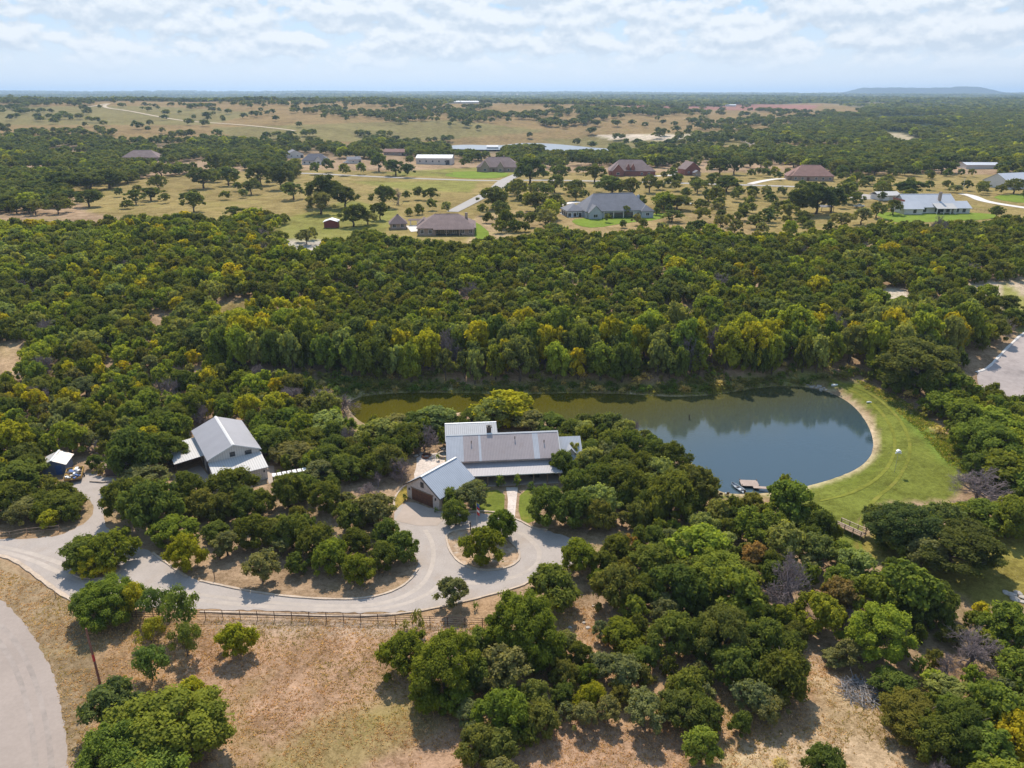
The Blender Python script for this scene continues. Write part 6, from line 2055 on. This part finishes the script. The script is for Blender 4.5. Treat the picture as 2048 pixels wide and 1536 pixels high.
# wooded plateau
OAKS = [("oak", 2, 45), ("oak", 1, 40), ("juniper", 0, 15), ("broadleaf", 1, 3)]
fill("in the far left wood", [(-400, 300), (240, 300), (560, 300), (590, 345), (560, 372), (480, 352), (330, 352), (250, 372), (150, 372), (140, 425), (-400, 430)], 7, OAKS, (3.4, 6.2), (5.5, 8.5), .66, extra=glade(.66, 45, 34), seed=17)
fill("in the far left meadow", [(140, 372), (330, 352), (560, 345), (590, 400), (560, 440), (350, 440), (180, 430)], 14, OAKS, (3.0, 5.0), (4.5, 6.5), 1.0, n_max=14, extra=glade(.6, 30, 35), seed=18)
fill("near the plateau houses", [(960, 345), (1500, 352), (2048, 352), (2300, 360), (2300, 440), (1990, 445), (1640, 470), (1330, 474), (1020, 470), (980, 430)], 15, OAKS + [("oak", 0, 15)], (2.6, 4.8), (4.5, 7), 1.15, extra=glade(.62, 40, 36), seed=19)
fill("in the far tree belt", [(-400, 286), (300, 288), (800, 296), (900, 300), (1230, 300), (1460, 312), (1700, 300), (2300, 300), (2300, 352), (2000, 350), (1700, 352), (1560, 330), (1300, 326), (1060, 330), (930, 322), (760, 318), (640, 312), (300, 300), (-400, 305)], 9, OAKS, (4, 7), (6, 10), .62, extra=glade(.84, 60, 37), seed=20)
fill("in the far right woods", [(1500, 300), (1560, 260), (1640, 236), (1760, 226), (2400, 222), (2400, 352), (2048, 345), (1800, 345), (1560, 330)], 10, OAKS, (4.5, 8), (6, 10), .62, n_max=5000, extra=lambda X, Y, rg: (noise2(X, Y, 110, 38) < .74), seed=21)
# pasture oaks, each standing alone or in clumps
fill("on the far left pasture", [(-300, 202), (500, 199), (900, 204), (900, 288), (500, 285), (-300, 288)], 24, [("oak", 2, 3), ("oak", 1, 2)], (4, 9), (6, 10), .72, extra=lambda X, Y, rg: (noise2(X, Y, 85, 39) > .66) | (rg.random(len(X)) < .07), seed=22)
fill("on the far middle pasture", [(900, 204), (1400, 214), (1640, 228), (1560, 255), (1500, 298), (1230, 300), (1000, 286), (900, 286)], 24, [("oak", 2, 3), ("oak", 1, 2)], (5, 10), (7, 11), .68, extra=lambda X, Y, rg: (noise2(X, Y, 80, 40) > .58) | (rg.random(len(X)) < .06), seed=23)
fill("on the far crest", [(-300, 197), (1000, 197), (1500, 206), (1500, 212), (1000, 204), (-300, 202)], 26, [("oak", 2, 3)], (8, 14), (8, 12), .6, extra=lambda X, Y, rg: noise2(X, Y, 150, 41) > .5, seed=24)

# who becomes an object of its own: the 300 of a kind that show largest
by_kind = {}
for t in TREES:
    t["var"] = random.randrange(NVAR[t["kind"]])
    t["rot"] = random.uniform(0, 6.283)
    j = random.uniform(-.16, .16)
    hue = random.uniform(-.1, .1)
    c = PAL[t["kind"]][t["col"]][1]
    t["rgb"] = (c[0] * (1 + j + hue), c[1] * (1 + j), c[2] * (1 + j - hue))
    in_frame = -40 < t["u"] < 2088
    t["key"] = (1000 if t["label"] else 0) + t["px"] * (1 if in_frame else .01)
    by_kind.setdefault(t["kind"], []).append(t)
SOLO, REST = [], {}
for k, L in by_kind.items():
    L.sort(key=lambda t: -t["key"])
    SOLO += L[:300]
    if L[300:]:
        REST[k] = L[300:]
print("TREES", {k: len(v) for k, v in by_kind.items()}, "solo", len(SOLO))

# labels that single each one out
groups = {}
for t in SOLO:
    groups.setdefault((t["kind"], t["cluster"]), []).append(t)
for (k, cl), L in groups.items():
    us = np.array([t["u"] for t in L])
    ys = np.array([t["Y"] for t in L])
    nrow = 1 if len(L) < 8 else (3 if len(L) < 60 else 6)
    rows_n = {1: [""], 3: ["front row", "middle row", "back row"], 6: ["front row", "second row", "third row", "fourth row", "fifth row", "back row"]}[nrow]
    qy = np.quantile(ys, np.linspace(0, 1, nrow + 1)[1:-1]) if nrow > 1 else []
    cells = {}
    for t in L:
        adj = PAL[k][t["col"]][0]
        cells.setdefault((adj, int(np.searchsorted(qy, t["Y"]))), []).append(t)
    for (adj, ri), C in cells.items():
        C.sort(key=lambda t: t["u"])
        for i, t in enumerate(C):
            if t["label"]:
                continue
            where = (rows_n[ri] + ", ") if rows_n[ri] else ""
            if len(C) == 1:
                t["label"] = "the only %s %s %s%s" % (adj, NOUN[k], where, cl)
            elif i < 20:
                t["label"] = "%s %s, %s from left, %s%s" % (adj, NOUN[k], ORD[i] if i else "furthest left and first", where, cl)
                t["label"] = t["label"].replace("furthest left and first from left", "leftmost")
            elif len(C) - i <= 10:
                t["label"] = "%s %s, %s from right, %s%s" % (adj, NOUN[k], ORD[len(C) - 1 - i], where, cl)
            else:
                t["label"] = "%s %s among the middle ones %s%s" % (adj, NOUN[k], where, cl)
GNOUN = {"juniper": "junipers", "oak": "oaks", "broadleaf": "leafy trees", "mesquite": "mesquites", "shrub": "shrubs", "dead": "bare trees"}
CATS = {"juniper": "juniper", "oak": "oak tree", "broadleaf": "leafy tree", "mesquite": "mesquite", "shrub": "shrub", "dead": "bare tree"}
_protos = {}
for t in SOLO:
    k = t["kind"]
    lod = 4 if t["px"] > 62 else 0 if t["px"] > 24 else (1 if t["px"] > 11 else 2)
    s = (t["r"] / R0, t["r"] / R0 * random.uniform(.9, 1.1), t["h"] / H0)
    grp = "%s %s" % (GNOUN[k], t["cluster"])
    loc = (t["X"], t["Y"], t["z"] - .05)
    parts = t["px"] >= 13 and k not in ("dead", "shrub")
    if parts:
        key = (k, t["var"], lod)
        if key not in _protos:
            o = empty(NAMES[k], t["label"], CATS[k], loc, t["rot"], grp)
            cr = link("crown", crown_mesh(*key), o)
            tk = link("trunk", trunk_mesh(k, t["var"]), o)
            _protos[key] = (o, cr, tk)
        else:
            po, pc, pt_ = _protos[key]
            o = po.copy()
            cr, tk = pc.copy(), pt_.copy()
            for q in (o, cr, tk):
                COL.objects.link(q)
            cr.parent = o
            tk.parent = o
            o.location = loc
            o.rotation_euler = (0, 0, t["rot"])
            tag(o, t["label"], CATS[k], grp)
        cr.color = (*t["rgb"], 1)
    else:
        me = dead_mesh(t["var"], 0 if t["px"] > 20 else 1) if k == "dead" else (crown_mesh(k, t["var"], lod) if k == "shrub" else whole_mesh(k, t["var"], lod))
        o = link(NAMES[k], me, None, loc, t["label"], CATS[k], grp)
        o.rotation_euler = (0, 0, t["rot"])
        o.color = (*t["rgb"], 1)
    o.scale = s


def merged(name, L, label):
    VV, TT, CC = [], [], []
    for t in L:
        lod = 1 if t["px"] > 16 else (2 if t["px"] > 5 else 3)
        key = ("m", t["kind"], t["var"], lod)
        if key not in _cache:
            _cache[key] = crown_np(t["kind"], t["var"], lod)
        V, tn = _cache[key]
        c, s = math.cos(t["rot"]), math.sin(t["rot"])
        k = t["r"] / R0
        W = np.empty_like(V)
        W[:, 0] = (V[:, 0] * c - V[:, 1] * s) * k + t["X"]
        W[:, 1] = (V[:, 0] * s + V[:, 1] * c) * k + t["Y"]
        W[:, 2] = V[:, 2] * t["h"] / H0 + t["z"] - .05
        VV.append(W)
        TT.append(tn)
        CC.append(np.tile((*t["rgb"], 1), (len(tn), 1)))
    V, tn, cc = np.concatenate(VV), np.concatenate(TT), np.concatenate(CC)
    f, l = quads(len(tn))
    me = mesh_np(name, V, f, l, [M["leaf_far"]], attrs={"tint": ("FLOAT", "FACE", tn), "col": ("FLOAT_COLOR", "FACE", cc)})
    link(name, me, kind="stuff", label=label)
    print(name, len(L), len(tn))


if "juniper" in REST:
    merged("juniper_forest", REST["juniper"], "dense dark juniper forest covering the far slope")
if "oak" in REST:
    merged("oak_woodland", REST["oak"], "far oak woodland over the plateau and pastures")
for k in ("broadleaf", "shrub", "mesquite", "dead"):
    if k in REST:
        if k == "dead":
            continue
        merged({"broadleaf": "leafy_woodland", "shrub": "shrub_growth", "mesquite": "mesquite_growth"}[k], REST[k],
               {"broadleaf": "lighter green leafy trees mixed through the far forest", "shrub": "low shrub growth between the trees", "mesquite": "mesquite growth"}[k])

# dry grass on the open ground, far too many blades to count
def grass(name, px, n, palette, size, label, seed):
    rg = np.random.default_rng(seed)
    P = np.array([G(*p) for p in px])
    lo, hi = P.min(0), P.max(0)
    X, Y = rg.uniform(lo[0], hi[0], n), rg.uniform(lo[1], hi[1], n)
    k = inside(P, X, Y) & (noise2(X, Y, 4.0, seed) * .6 + noise2(X, Y, 1.2, seed + 1) * .4 + .35 * rg.random(n) > .55)
    for lo_, hi_, poly in BB:
        m = k & (X > lo_[0]) & (X < hi_[0]) & (Y > lo_[1]) & (Y < hi_[1])
        if m.any():
            k[m] &= ~inside(poly, X[m], Y[m])
    X, Y = X[k], Y[k]
    Z = height(X, Y)
    nn, m = len(X), 4
    base = np.stack([X, Y, Z], 1)[:, None] + np.concatenate([rg.normal(size=(nn, m, 2)) * size * .6, np.zeros((nn, m, 1))], 2)
    tip = unit(rg.normal(size=(nn, m, 3)) * np.array([.8, .8, .3]) + np.array([0, 0, .7])) * (size * rg.uniform(.5, 1.4, (nn, m)))[..., None]
    sd = unit(np.cross(tip, rg.normal(size=(nn, m, 3)))) * size * .28
    V = np.stack([base - sd * .5, base + sd * .5, base + tip * .7 + sd, base + tip - sd * .4], 2).reshape(-1, 3)
    pc = np.array(palette)[(np.clip(noise2(X, Y, 6.0, seed + 5) + rg.normal(size=nn) * .22, 0, .999) * len(palette)).astype(int)]
    pc = pc * rg.uniform(.75, 1.25, (nn, 1))
    f, l = quads(nn * m)
    cc = np.repeat(np.c_[pc, np.ones(nn)], m, 0)
    link(name, mesh_np(name, V, f, l, [M["leaf_far"]], attrs={"tint": ("FLOAT", "FACE", rg.random(nn * m) * .4), "col": ("FLOAT_COLOR", "FACE", cc)}), kind="stuff", label=label)


STRAW = [(.31, .19, .115), (.37, .245, .155), (.41, .285, .195), (.29, .2, .1), (.22, .18, .07)]
grass("dry_grass", [(-60, 1118), (90, 1170), (180, 1215), (400, 1232), (960, 1245), (1140, 1190), (1250, 1240), (1640, 1300), (1800, 1400), (1900, 1640), (-60, 1640)], 60000, STRAW, .2, "dry straw coloured grass on the open field", 51)
grass("rough_weeds", [(1700, 752), (1790, 790), (1850, 830), (1930, 900), (1980, 990), (1900, 930), (1840, 862), (1770, 800)], 9000, [(.13, .16, .03), (.16, .18, .035), (.26, .22, .08), (.1, .14, .03)], .38, "rough green weeds down the outer slope of the dam", 52)
grass("shore_grass", [(560, 770), (700, 752), (900, 764), (1100, 764), (1300, 770), (1500, 755), (1620, 748), (1640, 766), (1500, 779), (1420, 793), (1100, 789), (760, 788), (690, 798), (600, 800)], 16000, [(.13, .15, .03), (.17, .18, .04), (.24, .22, .09), (.2, .2, .05)], .42, "pale green reeds and grass on the far pond shore", 53)

# woods fading to the horizon: one mass of crowns
def far_woods():
    rg = np.random.default_rng(77)
    n = 26000
    Y = 1900 * (14000 / 1900) ** rg.random(n)
    X = Y * rg.uniform(-.78, .78, n)
    pt = noise2(X, Y, 650, 5) * .6 + noise2(X, Y, 240, 6) * .4
    line = np.abs(np.sin(Y / 260 + noise2(X, Y, 900, 8) * 4)) < .18
    keep = (pt < .57) | line
    Z = height(X, Y)
    uu, vv = proj(X, Y, Z)
    keep &= ~inside([(900, 204), (1400, 214), (1640, 206), (1760, 220), (1640, 232), (1500, 240), (900, 240)], uu, vv)
    X, Y, Z = X[keep], Y[keep], Z[keep]
    m = 9
    nn = len(X)
    rad = 7 + Y / 420
    p = rg.normal(size=(nn, m, 3)) * np.array([1.0, .8, .22])
    p[..., 2] = np.abs(p[..., 2]) + .32
    p = p * rad[:, None, None] * np.array([1, 1, .8])
    p[..., 2] = np.minimum(p[..., 2], 13)
    p += np.stack([X, Y, Z], 1)[:, None]
    sz = rad[:, None] * rg.uniform(.35, .8, (nn, m))
    d = unit(rg.normal(size=(nn, m, 3)) + np.array([0, -.3, .5]))
    t1 = unit(np.cross(d, rg.normal(size=(nn, m, 3))))
    t2 = np.cross(d, t1)
    a, b_ = t1 * sz[..., None] * np.array([1, 1, .5]), t2 * sz[..., None] * np.array([1, 1, .5])
    V = np.stack([p - a, p - b_, p + a, p + b_], 2).reshape(-1, 3)
    tn = rg.random(nn * m)
    base = np.array([(.045, .062, .026), (.056, .07, .03), (.07, .08, .035)])[rg.integers(0, 3, nn)]
    cc = np.repeat(np.c_[base, np.ones(nn)], m, 0)
    f, l = quads(nn * m)
    link("distant_woods", mesh_np("distant_woods", V, f, l, [M["leaf_far"]], attrs={"tint": ("FLOAT", "FACE", tn), "col": ("FLOAT_COLOR", "FACE", cc)}), kind="stuff", label="dark woods fading to the blue horizon")


far_woods()

# ------------------------------------------------------------------ the air
hm = bpy.data.materials.new("haze")
hm.use_nodes = True
ht = hm.node_tree
ht.nodes.clear()
pv = N(ht, "ShaderNodeVolumePrincipled")
pv.inputs["Color"].default_value = (0.54, 0.74, 1.0, 1)
pv.inputs["Density"].default_value = 0.000085
pv.inputs["Anisotropy"].default_value = 0.35
ho = N(ht, "ShaderNodeOutputMaterial")
ht.links.new(pv.outputs[0], ho.inputs["Volume"])
MB().box(-26000, -60, -6, 26000, 28500, 250).build("haze", hm, kind="stuff", label="pale blue haze in the air over the whole landscape")
